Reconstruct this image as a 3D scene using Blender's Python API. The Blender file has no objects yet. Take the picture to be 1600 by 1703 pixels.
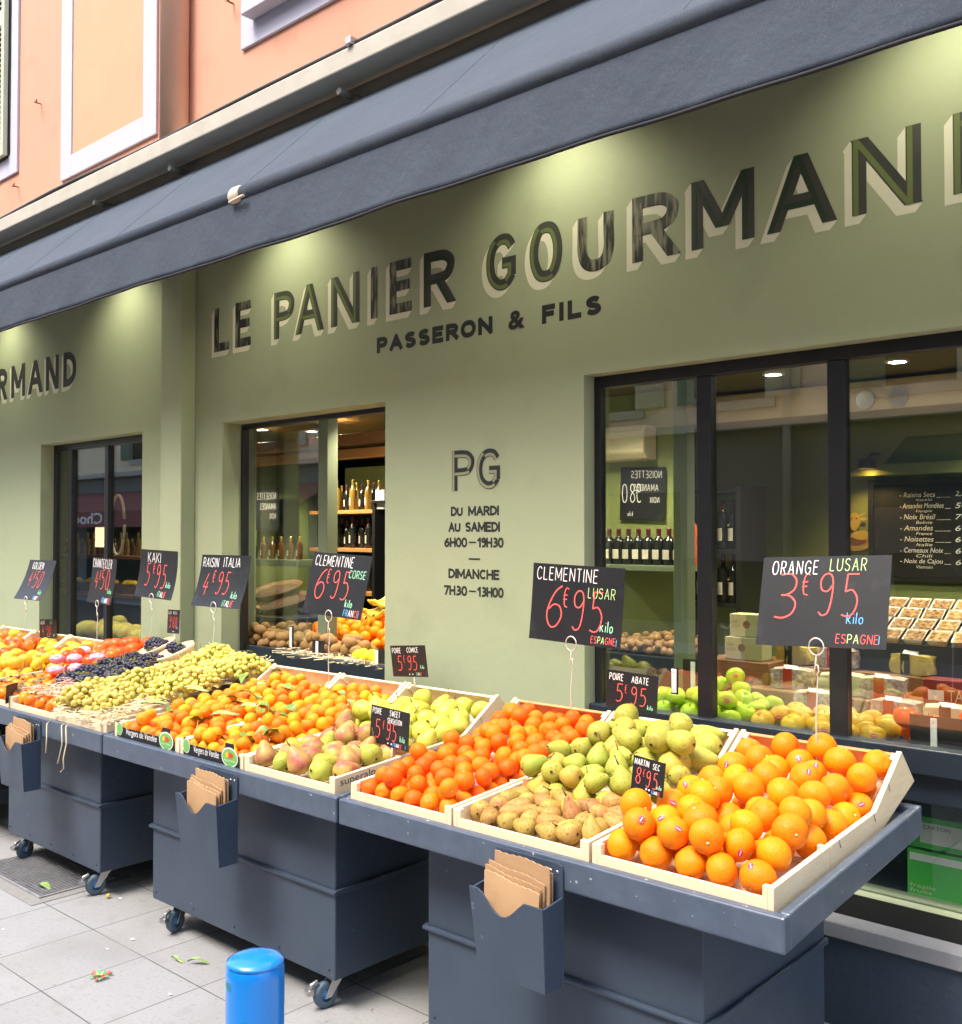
import bpy, bmesh, math, random
import numpy as np
from mathutils import Vector, Matrix, Euler
random.seed(11); rng = np.random.default_rng(5)
S = bpy.context.scene; COL = S.collection
R_ = math.radians; PI = math.pi

# ---------------------------------------------------------------- camera
cd = bpy.data.cameras.new('camera'); cam = bpy.data.objects.new('camera', cd); COL.objects.link(cam)
cd.sensor_fit = 'HORIZONTAL'; cd.sensor_width = 36; cd.lens = 1667.14 / 1600 * 36
cd.clip_start = .05; cd.clip_end = 300
yaw, pit = .730458, .0223486
fw = Vector((-math.sin(yaw) * math.cos(pit), math.cos(yaw) * math.cos(pit), math.sin(pit)))
rt = fw.cross(Vector((0, 0, 1))).normalized(); up = rt.cross(fw)
M = Matrix((rt, up, -fw)).transposed().to_4x4(); M.translation = (0, 0, 1.65)
cam.matrix_world = M; S.camera = cam

# ---------------------------------------------------------------- sky, sun, exposure
SUN_EL, SUN_AZ = R_(58), R_(190)        # azimuth counted from +Y towards +X
w = bpy.data.worlds.new('World'); S.world = w; w.use_nodes = True
nt = w.node_tree; bg = nt.nodes['Background']
sk = nt.nodes.new('ShaderNodeTexSky'); sk.sky_type = 'NISHITA'; sk.sun_disc = False
sk.sun_elevation = SUN_EL; sk.sun_rotation = SUN_AZ; sk.air_density = 1.0; sk.dust_density = 4.0; sk.ozone_density = .6
nt.links.new(sk.outputs[0], bg.inputs[0]); bg.inputs[1].default_value = .15
sl = bpy.data.lights.new('sun', 'SUN'); sl.energy = .9; sl.angle = R_(20); sl.color = (1, .95, .87)
so = bpy.data.objects.new('sun', sl); COL.objects.link(so)
sd = Vector((math.sin(SUN_AZ) * math.cos(SUN_EL), math.cos(SUN_AZ) * math.cos(SUN_EL), math.sin(SUN_EL)))
so.rotation_euler = sd.to_track_quat('Z', 'Y').to_euler(); so.location = (0, -20, 30)
S.render.engine = 'CYCLES'
S.view_settings.view_transform = 'Standard'; S.view_settings.look = 'None'
S.view_settings.exposure = 1.92; S.view_settings.gamma = 1

# ---------------------------------------------------------------- helpers
def link(o): COL.objects.link(o); return o
def tag(o, label=None, cat=None, group=None, kind=None):
    if label: o['label'] = label
    if cat: o['category'] = cat
    if group: o['group'] = group
    if kind: o['kind'] = kind
    return o
def thing(name, label, cat, loc=(0, 0, 0), group=None, rz=0):
    o = link(bpy.data.objects.new(name, None)); o.location = loc; o.rotation_euler = (0, 0, rz)
    o.empty_display_size = .05
    return tag(o, label, cat, group)
def wl(o):
    v = Vector((0, 0, 0))
    while o: v = v + o.location; o = o.parent
    return v
def mesh(bm, mats, smooth=False, name='mesh'):
    me = bpy.data.meshes.new(name); bm.to_mesh(me); bm.free()
    for m in (mats if isinstance(mats, (list, tuple)) else [mats]): me.materials.append(m)
    if smooth:
        for p in me.polygons: p.use_smooth = True
    return me
def obj(name, bm, mats, parent=None, loc=None, bev=0, smooth=False, local=False, seg=2):
    """world-space bmesh -> object; local=True keeps coordinates as they are"""
    if not local:
        off = wl(parent) if parent else Vector((0, 0, 0))
        if loc is not None: off = off + Vector(loc) if parent else Vector(loc)
        bmesh.ops.translate(bm, verts=bm.verts, vec=-off)
    o = link(bpy.data.objects.new(name, mesh(bm, mats, smooth, name)))
    if parent: o.parent = parent
    if loc is not None: o.location = loc
    if bev:
        b = o.modifiers.new('bevel', 'BEVEL'); b.width = bev; b.segments = seg; b.limit_method = 'ANGLE'
        b.angle_limit = R_(40); b.harden_normals = False
    return o
def NB(): return bmesh.new()
def box(bm, x0, x1, y0, y1, z0, z1, mi=0):
    v = [bm.verts.new(p) for p in ((x0,y0,z0),(x1,y0,z0),(x1,y1,z0),(x0,y1,z0),(x0,y0,z1),(x1,y0,z1),(x1,y1,z1),(x0,y1,z1))]
    for f in ((3,2,1,0),(4,5,6,7),(0,1,5,4),(1,2,6,5),(2,3,7,6),(3,0,4,7)):
        bm.faces.new([v[i] for i in f]).material_index = mi
    return v
def hexa(bm, b, t, mi=0):
    v = [bm.verts.new(p) for p in b] + [bm.verts.new(p) for p in t]
    for f in ((3,2,1,0),(4,5,6,7),(0,1,5,4),(1,2,6,5),(2,3,7,6),(3,0,4,7)):
        bm.faces.new([v[i] for i in f]).material_index = mi
    return v
def prism_x(bm, pts, x0, x1, mi=0):
    """polygon given in (y,z), extruded along x"""
    a = [bm.verts.new((x0, y, z)) for y, z in pts]; b = [bm.verts.new((x1, y, z)) for y, z in pts]
    n = len(pts)
    bm.faces.new(a[::-1]).material_index = mi; bm.faces.new(b).material_index = mi
    for i in range(n): bm.faces.new((a[i], a[(i+1) % n], b[(i+1) % n], b[i])).material_index = mi
    bmesh.ops.recalc_face_normals(bm, faces=bm.faces)
def quad(bm, pts, mi=0):
    f = bm.faces.new([bm.verts.new(p) for p in pts]); f.material_index = mi; return f
def tube(bm, pts, r, seg=8, mi=0, caps=True):
    pts = [Vector(p) for p in pts]; rings = []
    rr = r if isinstance(r, (list, tuple)) else [r] * len(pts)
    ref = Vector((.31, .2, .93))
    for i, p in enumerate(pts):
        t = (pts[min(i+1, len(pts)-1)] - pts[max(i-1, 0)])
        t = t.normalized() if t.length > 1e-9 else Vector((0, 0, 1))
        a = t.cross(ref); a = a.normalized() if a.length > .05 else t.cross(Vector((1, 0, 0))).normalized()
        b = t.cross(a)
        rings.append([bm.verts.new(p + (a*math.cos(2*PI*k/seg) + b*math.sin(2*PI*k/seg)) * rr[i]) for k in range(seg)])
    for i in range(len(rings)-1):
        for k in range(seg):
            f = bm.faces.new((rings[i][k], rings[i][(k+1) % seg], rings[i+1][(k+1) % seg], rings[i+1][k])); f.material_index = mi; f.smooth = True
    if caps:
        bm.faces.new(rings[0][::-1]).material_index = mi; bm.faces.new(rings[-1]).material_index = mi
def lathe(bm, prof, seg=20, mat=None, c=(0, 0, 0), mi=0, warp=None):
    """profile of (r,z); poles where r==0"""
    rings = []
    for j, (r, z) in enumerate(prof):
        if r < 1e-6: rings.append([bm.verts.new((c[0], c[1], c[2]+z))]); continue
        ring = []
        for k in range(seg):
            a = 2*PI*k/seg; q = r * (warp(a, z) if warp else 1)
            ring.append(bm.verts.new((c[0]+q*math.cos(a), c[1]+q*math.sin(a), c[2]+z)))
        rings.append(ring)
    for j in range(len(rings)-1):
        A, B = rings[j], rings[j+1]; m = mi if not callable(mi) else mi(j)
        for k in range(seg):
            k2 = (k+1) % seg
            if len(A) == 1 and len(B) == 1: continue
            if len(A) == 1: f = bm.faces.new((A[0], B[k2], B[k]))
            elif len(B) == 1: f = bm.faces.new((A[k], A[k2], B[0]))
            else: f = bm.faces.new((A[k], A[k2], B[k2], B[k]))
            f.material_index = m; f.smooth = True
    return rings
def cyl(bm, c, r, h, seg=20, axis='z', mi=0):
    prof = [(0, 0), (r, 0), (r, h), (0, h)]; n = len(bm.verts)
    lathe(bm, prof, seg, mi=mi)
    bm.verts.ensure_lookup_table(); vs = bm.verts[n:]
    m = Matrix.Identity(4)
    if axis == 'y': m = Matrix.Rotation(-PI/2, 4, 'X')
    if axis == 'x': m = Matrix.Rotation(PI/2, 4, 'Y')
    bmesh.ops.transform(bm, matrix=Matrix.Translation(c) @ m, verts=vs)
    for v in vs:
        for f in v.link_faces: f.smooth = len(f.verts) == 4 and abs(f.calc_area()) > 0 and f.smooth

# ---------------------------------------------------------------- materials
def N(nt, t, **kw):
    n = nt.nodes.new(t)
    for k, v in kw.items():
        if k in n.inputs: n.inputs[k].default_value = v
        else: setattr(n, k, v)
    return n
MATS = {}
def pm(name, col, rough=.5, metal=0, spec=.5, noise=None, col2=None, bump=None, rnd=0, coat=0, sss=0, stretch=None, fine=None, world=False, hue=0, rvar=0):
    m = bpy.data.materials.new(name); m.use_nodes = True; nt = m.node_tree; L = nt.links
    b = nt.nodes['Principled BSDF']
    b.inputs['Base Color'].default_value = (*col, 1); b.inputs['Roughness'].default_value = rough
    b.inputs['Metallic'].default_value = metal; b.inputs['Specular IOR Level'].default_value = spec
    b.inputs['Coat Weight'].default_value = coat; b.inputs['Coat Roughness'].default_value = .15
    if sss:
        b.inputs['Subsurface Weight'].default_value = sss; b.inputs['Subsurface Radius'].default_value = (1, .45, .2); b.inputs['Subsurface Scale'].default_value = .006
    if world: co = N(nt, 'ShaderNodeNewGeometry').outputs['Position']
    else: co = N(nt, 'ShaderNodeTexCoord').outputs['Object']
    if stretch:
        mp = N(nt, 'ShaderNodeMapping', Scale=stretch); L.new(co, mp.inputs[0]); co = mp.outputs[0]
    c = None
    if noise:
        n = N(nt, 'ShaderNodeTexNoise', Scale=noise[0], Detail=noise[2] if len(noise) > 2 else 4., Roughness=.6); L.new(co, n.inputs['Vector'])
        r = N(nt, 'ShaderNodeMapRange'); k = noise[1]
        r.inputs['From Min'].default_value = .5-k; r.inputs['From Max'].default_value = .5+k; L.new(n.outputs[0], r.inputs[0])
        mx = N(nt, 'ShaderNodeMix', data_type='RGBA'); L.new(r.outputs[0], mx.inputs[0])
        mx.inputs[6].default_value = (*col, 1); mx.inputs[7].default_value = (*(col2 or [x*.75 for x in col]), 1); c = mx.outputs[2]
        if rvar:
            mr = N(nt, 'ShaderNodeMapRange'); mr.inputs['To Min'].default_value = rough-rvar; mr.inputs['To Max'].default_value = rough+rvar
            L.new(n.outputs[0], mr.inputs[0]); L.new(mr.outputs[0], b.inputs['Roughness'])
    if fine:
        n = N(nt, 'ShaderNodeTexNoise', Scale=fine[0], Detail=3.); L.new(co, n.inputs['Vector'])
        r = N(nt, 'ShaderNodeMapRange'); r.inputs['From Min'].default_value = fine[2]; r.inputs['From Max'].default_value = fine[3]; L.new(n.outputs[0], r.inputs[0])
        mx = N(nt, 'ShaderNodeMix', data_type='RGBA'); L.new(r.outputs[0], mx.inputs[0])
        if c: L.new(c, mx.inputs[6])
        else: mx.inputs[6].default_value = (*col, 1)
        mx.inputs[7].default_value = (*fine[1], 1); c = mx.outputs[2]
    if rnd or hue:
        oi = N(nt, 'ShaderNodeObjectInfo'); hs = N(nt, 'ShaderNodeHueSaturation')
        r = N(nt, 'ShaderNodeMapRange'); r.inputs['To Min'].default_value = 1-rnd; r.inputs['To Max'].default_value = 1+rnd*.6; L.new(oi.outputs['Random'], r.inputs[0]); L.new(r.outputs[0], hs.inputs['Value'])
        mu = N(nt, 'ShaderNodeMath', operation='MULTIPLY'); mu.inputs[1].default_value = 7.31; L.new(oi.outputs['Random'], mu.inputs[0])
        fr = N(nt, 'ShaderNodeMath', operation='FRACT'); L.new(mu.outputs[0], fr.inputs[0])
        r2 = N(nt, 'ShaderNodeMapRange'); r2.inputs['To Min'].default_value = .5-hue; r2.inputs['To Max'].default_value = .5+hue; L.new(fr.outputs[0], r2.inputs[0]); L.new(r2.outputs[0], hs.inputs['Hue'])
        if c: L.new(c, hs.inputs['Color'])
        else: hs.inputs['Color'].default_value = (*col, 1)
        c = hs.outputs[0]
    if c: L.new(c, b.inputs['Base Color'])
    if bump:
        n = N(nt, 'ShaderNodeTexNoise', Scale=bump[0], Detail=bump[3] if len(bump) > 3 else 3.); L.new(co, n.inputs['Vector'])
        bp = N(nt, 'ShaderNodeBump', Strength=bump[1], Distance=bump[2]); L.new(n.outputs[0], bp.inputs['Height']); L.new(bp.outputs[0], b.inputs['Normal'])
    MATS[name] = m
    return m
def emis(name, col, st):
    m = bpy.data.materials.new(name); m.use_nodes = True; b = m.node_tree.nodes['Principled BSDF']
    b.inputs['Base Color'].default_value = (*col, 1); b.inputs['Emission Color'].default_value = (*col, 1); b.inputs['Emission Strength'].default_value = st
    return m
def glassmat(name, tint=(.93, .97, .95), ior=1.6):
    m = bpy.data.materials.new(name); m.use_nodes = True; nt = m.node_tree; nt.nodes.remove(nt.nodes['Principled BSDF'])
    tr = N(nt, 'ShaderNodeBsdfTransparent'); tr.inputs[0].default_value = (*tint, 1)
    gl = N(nt, 'ShaderNodeBsdfGlossy'); gl.inputs['Roughness'].default_value = .0
    lw = N(nt, 'ShaderNodeLayerWeight'); lw.inputs[0].default_value = .5; mx = N(nt, 'ShaderNodeMixShader')
    pw = N(nt, 'ShaderNodeMath', operation='POWER'); pw.inputs[1].default_value = 4.2; nt.links.new(lw.outputs['Facing'], pw.inputs[0])
    ma = N(nt, 'ShaderNodeMath', operation='MULTIPLY_ADD'); ma.inputs[1].default_value = 1-ior; ma.inputs[2].default_value = ior; nt.links.new(pw.outputs[0], ma.inputs[0])
    nt.links.new(ma.outputs[0], mx.inputs[0]); nt.links.new(tr.outputs[0], mx.inputs[1]); nt.links.new(gl.outputs[0], mx.inputs[2])
    nt.links.new(mx.outputs[0], nt.nodes['Material Output'].inputs[0]); return m

m_wall = pm('green painted render', (.352, .398, .256), .62, noise=(1.3, .35), col2=(.315, .358, .230), bump=(26, .25, .004, 6), spec=.3, world=True, fine=(3.1, (.29, .33, .21), .58, .80))
m_pink = pm('salmon render', (.60, .312, .215), .85, noise=(1.1, .3), col2=(.54, .265, .18), bump=(30, .25, .004, 6), spec=.2, world=True, fine=(2.3, (.49, .225, .15), .60, .80))
m_panelpink = pm('pale salmon render', (.64, .335, .21), .85, noise=(1.6, .3), col2=(.59, .295, .18), bump=(30, .2, .003, 6), spec=.2, world=True)
m_trim = pm('lilac white trim', (.48, .478, .56), .85, noise=(3, .3), col2=(.43, .428, .51), bump=(40, .15, .003), spec=.2, world=True)
m_pipe = pm('salmon pipe paint', (.66, .41, .29), .6, noise=(4, .3), col2=(.60, .365, .255), world=True)
m_ledge = pm('cream ledge', (.47, .44, .37), .85, noise=(5, .25), col2=(.37, .345, .29), bump=(30, .3, .004), world=True)
m_soffit = pm('grey green soffit', (.17, .165, .135), .9, noise=(4, .3), col2=(.13, .13, .11), world=True)
m_cable = pm('black cable', (.03, .03, .03), .5)
m_awn = pm('slate awning cloth', (.074, .090, .114), .95, noise=(2.6, .25), col2=(.060, .074, .096), bump=(14, .5, .012, 6), spec=.08, world=True, fine=(330, (.110, .130, .158), .50, .74), stretch=(1, 1, 1))
m_hem = pm('dark awning hem', (.012, .013, .018), .8)
m_cart = pm('slate blue cart paint', (.050, .069, .102), .4, noise=(3.2, .22), col2=(.039, .056, .086), bump=(120, .12, .002, 4), spec=.32, world=True, rvar=.14, fine=(34, (.115, .135, .165), .72, .76))
m_cartedge = pm('worn cart edge paint', (.080, .105, .150), .28, noise=(18, .2), col2=(.060, .080, .115), bump=(90, .15, .002), world=True, fine=(55, (.42, .40, .38), .70, .74))
m_frame = pm('black window frame', (.010, .011, .013), .35, noise=(8, .3), col2=(.016, .017, .019), world=True)
m_navy = pm('dark navy panel', (.013, .022, .032), .4, noise=(5, .3), col2=(.017, .028, .04), bump=(60, .15, .003), world=True)
m_base = pm('blue plinth paint', (.050, .075, .110), .5, noise=(4, .3), col2=(.042, .064, .095), bump=(45, .5, .006, 6), world=True)
m_sill = pm('grey stone sill', (.33, .34, .36), .7, noise=(14, .3), col2=(.26, .27, .29), world=True)
m_wood = pm('pale crate wood', (.84, .71, .50), .65, noise=(9, .3), col2=(.72, .57, .36), bump=(60, .3, .002), stretch=(14, 2, 14), spec=.3)
m_woodend = pm('crate wood edge', (.84, .72, .51), .7, noise=(30, .3), col2=(.68, .52, .32), stretch=(4, 1, 10), spec=.25)
m_oldwood = pm('brown shelf wood', (.30, .15, .06), .55, noise=(8, .3), col2=(.20, .09, .035), stretch=(2, 12, 12))
m_shelfo = pm('orange shelf wood', (.50, .25, .08), .5, noise=(8, .3), col2=(.40, .18, .05), stretch=(2, 12, 12))
m_liner = pm('orange paper liner', (.80, .30, .12), .8, noise=(20, .3), col2=(.72, .24, .09))
m_kraft = pm('kraft paper', (.50, .32, .175), .8, noise=(12, .3), col2=(.43, .265, .14), bump=(50, .35, .003), rnd=.12, spec=.2)
m_straw = pm('wood wool', (.86, .76, .52), .7, noise=(25, .3), col2=(.78, .64, .40), spec=.2)
m_board = pm('blackboard', (.0135, .0145, .017), .42, noise=(9, .3), col2=(.022, .023, .026), spec=.35, fine=(14, (.035, .036, .04), .58, .8))
m_wire = pm('white wire', (.72, .70, .64), .4, metal=.3)
m_steel = pm('zinc steel', (.50, .50, .50), .35, metal=.9, noise=(30, .3))
m_tyre = pm('blue rubber tyre', (.050, .10, .15), .5, noise=(20, .3), col2=(.09, .13, .17))
m_hub = pm('bright blue hub', (.03, .14, .34), .4)
m_black = pm('black plastic', (.012, .012, .013), .4)
m_dark = pm('dark void', (.010, .011, .010), .8)
m_white = pm('white plastic', (.75, .75, .73), .4)
m_card = pm('black card', (.012, .012, .014), .5)
m_wtxt = pm('white print', (.82, .82, .80), .6)
m_ink = pm('dark ink', (.055, .05, .055), .7)
m_sign = pm('near black sign paint', (.016, .019, .020), .5, noise=(9, .3), col2=(.026, .028, .028), world=True)
m_let = pm('dark letter paint', (.036, .039, .035), .5, noise=(6, .3), col2=(.062, .065, .054), world=True)
m_letworn = pm('worn letter paint', (.022, .023, .020), .55, world=True, fine=(16, (.20, .20, .14), .46, .62), stretch=(3.2, 1, .5))
m_letgrn = pm('leaf green letter paint', (.135, .175, .062), .5, noise=(6, .3), col2=(.115, .15, .054), world=True)
m_letdk = pm('shaded green letter paint', (.026, .052, .028), .5, noise=(6, .3), world=True)  # letter green darkened, painting in the shade on some letters
m_letsh = pm('cream letter shadow', (.68, .69, .53), .6, noise=(5, .3), col2=(.62, .63, .48), world=True)
m_pglight = pm('pale green letter inlay', (.255, .27, .165), .6)
CH = {'w': pm('white chalk', (.80, .80, .78), .8), 'r': pm('red chalk', (.78, .115, .10), .8), 'g': pm('green chalk', (.25, .70, .36), .8),
      'l': pm('lime chalk', (.50, .72, .30), .8), 'b': pm('blue chalk', (.13, .42, .80), .8), 'm': pm('mint chalk', (.35, .75, .50), .8)}
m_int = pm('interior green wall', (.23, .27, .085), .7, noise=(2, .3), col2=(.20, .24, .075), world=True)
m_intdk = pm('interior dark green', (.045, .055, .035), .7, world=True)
m_ceil = pm('olive ceiling', (.13, .115, .035), .7, world=True)
m_cream = pm('cream soffit', (.46, .36, .22), .7, world=True)
m_postg = pm('sage post paint', (.16, .20, .125), .5, world=True)
m_glass = glassmat('window glass', ior=.15); m_glass2 = glassmat('door glass', ior=.16)
m_lamp = emis('lamp light', (1, .93, .8), 30)

# ---------------------------------------------------------------- pavement (setting)
def pave_mat():
    m = bpy.data.materials.new('grey paving tiles'); m.use_nodes = True; nt = m.node_tree; L = nt.links; b = nt.nodes['Principled BSDF']
    co = N(nt, 'ShaderNodeNewGeometry').outputs['Position']
    mp = N(nt, 'ShaderNodeMapping', Location=(4.426 + 40 - .4*0 - .026*0, -2.066 + 40, 0)); L.new(co, mp.inputs[0])
    br = N(nt, 'ShaderNodeTexBrick'); L.new(mp.outputs[0], br.inputs['Vector']); br.offset = 0; br.squash = 1
    br.inputs['Scale'].default_value = 1; br.inputs['Mortar Size'].default_value = .0028; br.inputs['Mortar Smooth'].default_value = .3
    br.inputs['Brick Width'].default_value = .4; br.inputs['Row Height'].default_value = .4; br.inputs['Bias'].default_value = 0
    br.inputs['Color1'].default_value = (.300, .303, .308, 1); br.inputs['Color2'].default_value = (.272, .275, .280, 1); br.inputs['Mortar'].default_value = (.075, .072, .07, 1)
    c = br.outputs['Color']
    for sc, col, a, z, f in ((2.2, (.235, .233, .228), .50, .75, .7), (7, (.20, .197, .19), .58, .8, .6), (60, (.20, .195, .19), .55, .72, .6), (26, (.12, .115, .11), .70, .74, .7), (420, (.13, .13, .13), .60, .72, .8), (300, (.34, .34, .34), .64, .74, .5)):
        n = N(nt, 'ShaderNodeTexNoise', Scale=sc, Detail=4.); L.new(co, n.inputs['Vector'])
        r = N(nt, 'ShaderNodeMapRange'); r.inputs['From Min'].default_value = a; r.inputs['From Max'].default_value = z; r.inputs['To Max'].default_value = f; L.new(n.outputs[0], r.inputs[0])
        mx = N(nt, 'ShaderNodeMix', data_type='RGBA'); L.new(r.outputs[0], mx.inputs[0]); L.new(c, mx.inputs[6]); mx.inputs[7].default_value = (*col, 1); c = mx.outputs[2]
    L.new(c, b.inputs['Base Color']); b.inputs['Roughness'].default_value = .8
    n = N(nt, 'ShaderNodeTexNoise', Scale=180., Detail=4.); L.new(co, n.inputs['Vector'])
    ad = N(nt, 'ShaderNodeMath', operation='MULTIPLY_ADD'); L.new(br.outputs['Fac'], ad.inputs[0]); ad.inputs[1].default_value = -1.5; L.new(n.outputs[0], ad.inputs[2])
    bp = N(nt, 'ShaderNodeBump', Strength=.35, Distance=.002); L.new(ad.outputs[0], bp.inputs['Height']); L.new(bp.outputs[0], b.inputs['Normal'])
    return m
bm = NB(); quad(bm, [(-60, -40, 0), (30, -40, 0), (30, 20, 0), (-60, 20, 0)])
tag(obj('pavement', bm, pave_mat()), kind='structure')
bm = NB(); quad(bm, [(-60, -5, .004), (30, -5, .004), (30, -.6, .004), (-60, -.6, .004)])
tag(obj('road', bm, pm('asphalt', (.06, .06, .062), .85, noise=(3, .3), bump=(150, .4, .004))), kind='structure')

# ---------------------------------------------------------------- stroke lettering
GL = {
'A': (.62, ["0,0 .31,1", ".31,1 .62,0", ".12,.34 .50,.34"]), 'B': (.52, ["0,0 0,1", "~0,1 .38,.96 .44,.76 .36,.56 0,.53", "~0,.53 .44,.47 .52,.26 .42,.04 0,0"]),
'C': (.56, ["~.55,.82 .42,.97 .22,.97 .06,.78 0,.5 .06,.22 .22,.03 .42,.03 .55,.18"]), 'D': (.58, ["0,0 0,1", "~0,1 .3,.97 .52,.78 .58,.5 .52,.22 .3,.03 0,0"]),
'E': (.46, ["0,0 0,1", "0,1 .46,1", "0,.52 .40,.52", "0,0 .46,0"]), 'F': (.44, ["0,0 0,1", "0,1 .44,1", "0,.52 .38,.52"]),
'G': (.60, ["~.58,.80 .46,.96 .24,.97 .06,.80 0,.5 .06,.20 .24,.03 .44,.05 .58,.22", ".58,.18 .58,.47 .32,.47"]), 'H': (.56, ["0,0 0,1", ".56,0 .56,1", "0,.5 .56,.5"]),
'I': (.0, ["0,0 0,1"]), 'J': (.4, ["~.4,1 .4,.25 .28,.02 .08,.05 0,.22"]), 'K': (.52, ["0,0 0,1", ".5,1 .02,.45", ".12,.55 .52,0"]),
'L': (.44, ["0,1 0,0", "0,0 .44,0"]), 'M': (.72, ["0,0 0,1", "0,1 .36,.2", ".36,.2 .72,1", ".72,1 .72,0"]), 'N': (.58, ["0,0 0,1", "0,1 .58,0", ".58,0 .58,1"]),
'O': (.62, ["~.31,1 .12,.93 0,.66 0,.34 .12,.07 .31,0 .50,.07 .62,.34 .62,.66 .50,.93 .31,1"]), 'P': (.50, ["0,0 0,1", "~0,1 .34,.98 .48,.85 .50,.73 .46,.58 .34,.47 0,.45"]),
'R': (.52, ["0,0 0,1", "~0,1 .34,.98 .48,.86 .50,.75 .46,.60 .34,.50 0,.48", ".24,.48 .52,0"]), 'S': (.50, ["~.47,.84 .36,.97 .18,.97 .03,.84 .06,.62 .25,.52 .44,.40 .49,.20 .36,.03 .16,.02 .0,.16"]),
'T': (.52, ["0,1 .52,1", ".26,1 .26,0"]), 'U': (.56, ["~0,1 0,.7 0,.3 .09,.07 .28,0 .47,.07 .56,.3 .56,.7 .56,1"]), 'V': (.56, ["0,1 .28,0", ".28,0 .56,1"]), 'W': (.8, ["0,1 .2,0", ".2,0 .4,.8", ".4,.8 .6,0", ".6,0 .8,1"]), 'X': (.5, ["0,0 .5,1", "0,1 .5,0"]),
'Z': (.5, ["0,1 .5,1", ".5,1 0,0", "0,0 .5,0"]), '-': (.3, ["0,.45 .3,.45"]), "'": (.05, [".05,1 0,.82"]), ' ': (.28, []), ':': (.05, ["0,.2 .05,.2", "0,.6 .05,.6"]),
'0': (.5, ["~.25,1 .08,.9 0,.6 0,.35 .1,.06 .25,0 .4,.06 .5,.35 .5,.6 .42,.9 .25,1"]), '1': (.3, ['.02,.78 .26,1', '.26,1 .26,0']), '7': (.46, ['0,1 .46,1', '.46,1 .14,0']), '2': (.46, ['~.03,.8 .12,.97 .32,.98 .44,.8 .36,.52 .02,0', '.02,0 .46,0']), '3': (.5, ["~.06,.98 .3,1 .46,.86 .44,.66 .28,.54 .12,.52", "~.12,.52 .34,.5 .5,.34 .44,.12 .22,.01 0,.03"]),
'4': (.5, [".28,1 0,.38 .5,.38", ".36,.62 .32,0"]), '5': (.5, [".48,1 .1,1", ".1,1 .08,.58", "~.08,.58 .3,.62 .47,.46 .49,.26 .38,.06 .2,0 .02,.04"]), '6': (.5, ["~.46,1 .24,.84 .05,.5 .02,.22 .16,.01 .36,.04 .5,.28 .42,.5 .22,.54 .06,.42"]),
'8': (.46, ["~.25,.54 .06,.66 .06,.88 .24,1 .42,.9 .42,.68 .25,.54 .05,.4 0,.18 .2,0 .4,.06 .46,.28 .25,.54"]), '9': (.46, ["~.44,.74 .28,.58 .08,.62 .02,.82 .14,.98 .34,.98 .44,.78 .44,.4 .36,.08 .18,.0 .04,.08"]),
'e': (.34, ["~.33,.95 .18,1 .08,.8 .06,.45 .12,.12 .3,.06", "0,.62 .26,.66", "0,.42 .24,.45"]),
'k': (.4, ["0,0 0,1", ".34,.62 .03,.32", ".1,.38 .4,0"]), 'i': (.0, ["0,0 0,.58", "0,.8 0,.84"]), 'l': (.0, ["0,0 0,1"]), 'o': (.36, ["~.18,.55 .03,.45 0,.25 .08,.03 .2,0 .33,.1 .36,.3 .3,.5 .18,.55"]),
'j': (.2, [".1,.8 .1,.84"]),
}
def parse(s):
    sm = s[0] == '~'; p = [tuple(map(float, q.split(','))) for q in s.lstrip('~').split()]
    if not sm: return p
    out = []; n = len(p); closed = p[0] == p[-1]
    for i in range(n-1):
        p0 = p[i-1] if i > 0 else (p[-2] if closed else p[0]); p1 = p[i]; p2 = p[i+1]; p3 = p[i+2] if i+2 < n else (p[1] if closed else p[-1])
        for k in range(5):
            t = k/5
            out.append(tuple(.5*((2*p1[j]) + (-p0[j]+p2[j])*t + (2*p0[j]-5*p1[j]+4*p2[j]-p3[j])*t*t + (-p0[j]+3*p1[j]-3*p2[j]+p3[j])*t**3) for j in (0, 1)))
    out.append(p[-1]); return out
def ribbon(pl, h, cut=False):
    """left/right offset points of a polyline, mitred; cut=True squares the ends of slanted single strokes"""
    n = len(pl); P = [np.array(p, float) for p in pl]; Lf, Rt = [], []
    closed = n > 3 and np.allclose(P[0], P[-1])
    for i in range(n):
        a = P[i]-P[i-1] if i > 0 else (P[-1]-P[-2] if closed else P[1]-P[0]); b = P[i+1]-P[i] if i < n-1 else (P[1]-P[0] if closed else a)
        a = a/(np.linalg.norm(a)+1e-9); b = b/(np.linalg.norm(b)+1e-9)
        na = np.array((-a[1], a[0])); nb = np.array((-b[1], b[0])); nn = na+nb; q = np.linalg.norm(nn)
        nn = nn/q if q > .2 else na; sc = 1/max(.5, float(nn@na))
        if cut and n == 2 and abs(a[1]) > .35: nn = np.array((math.copysign(1, -a[1]), 0)); sc = 1/abs(a[1])
        Lf.append(P[i]+nn*h*sc); Rt.append(P[i]-nn*h*sc)
    return Lf, Rt
def layout(text, x, y, h, sx=1, gap=.2, jit=0, slant=0):
    """-> list of (polyline) in 2-D"""
    out = []
    for ch in text:
        wd, st = GL[ch]; jx, jy, js = (random.uniform(-jit, jit) for _ in range(3))
        for s in st:
            out.append([(x+(px*sx+slant*py+jx*.05+js*.12*py)*h, y+(py+jy*.08)*h) for px, py in parse(s)])
        x += (wd*sx+gap)*h
    return out
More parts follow.
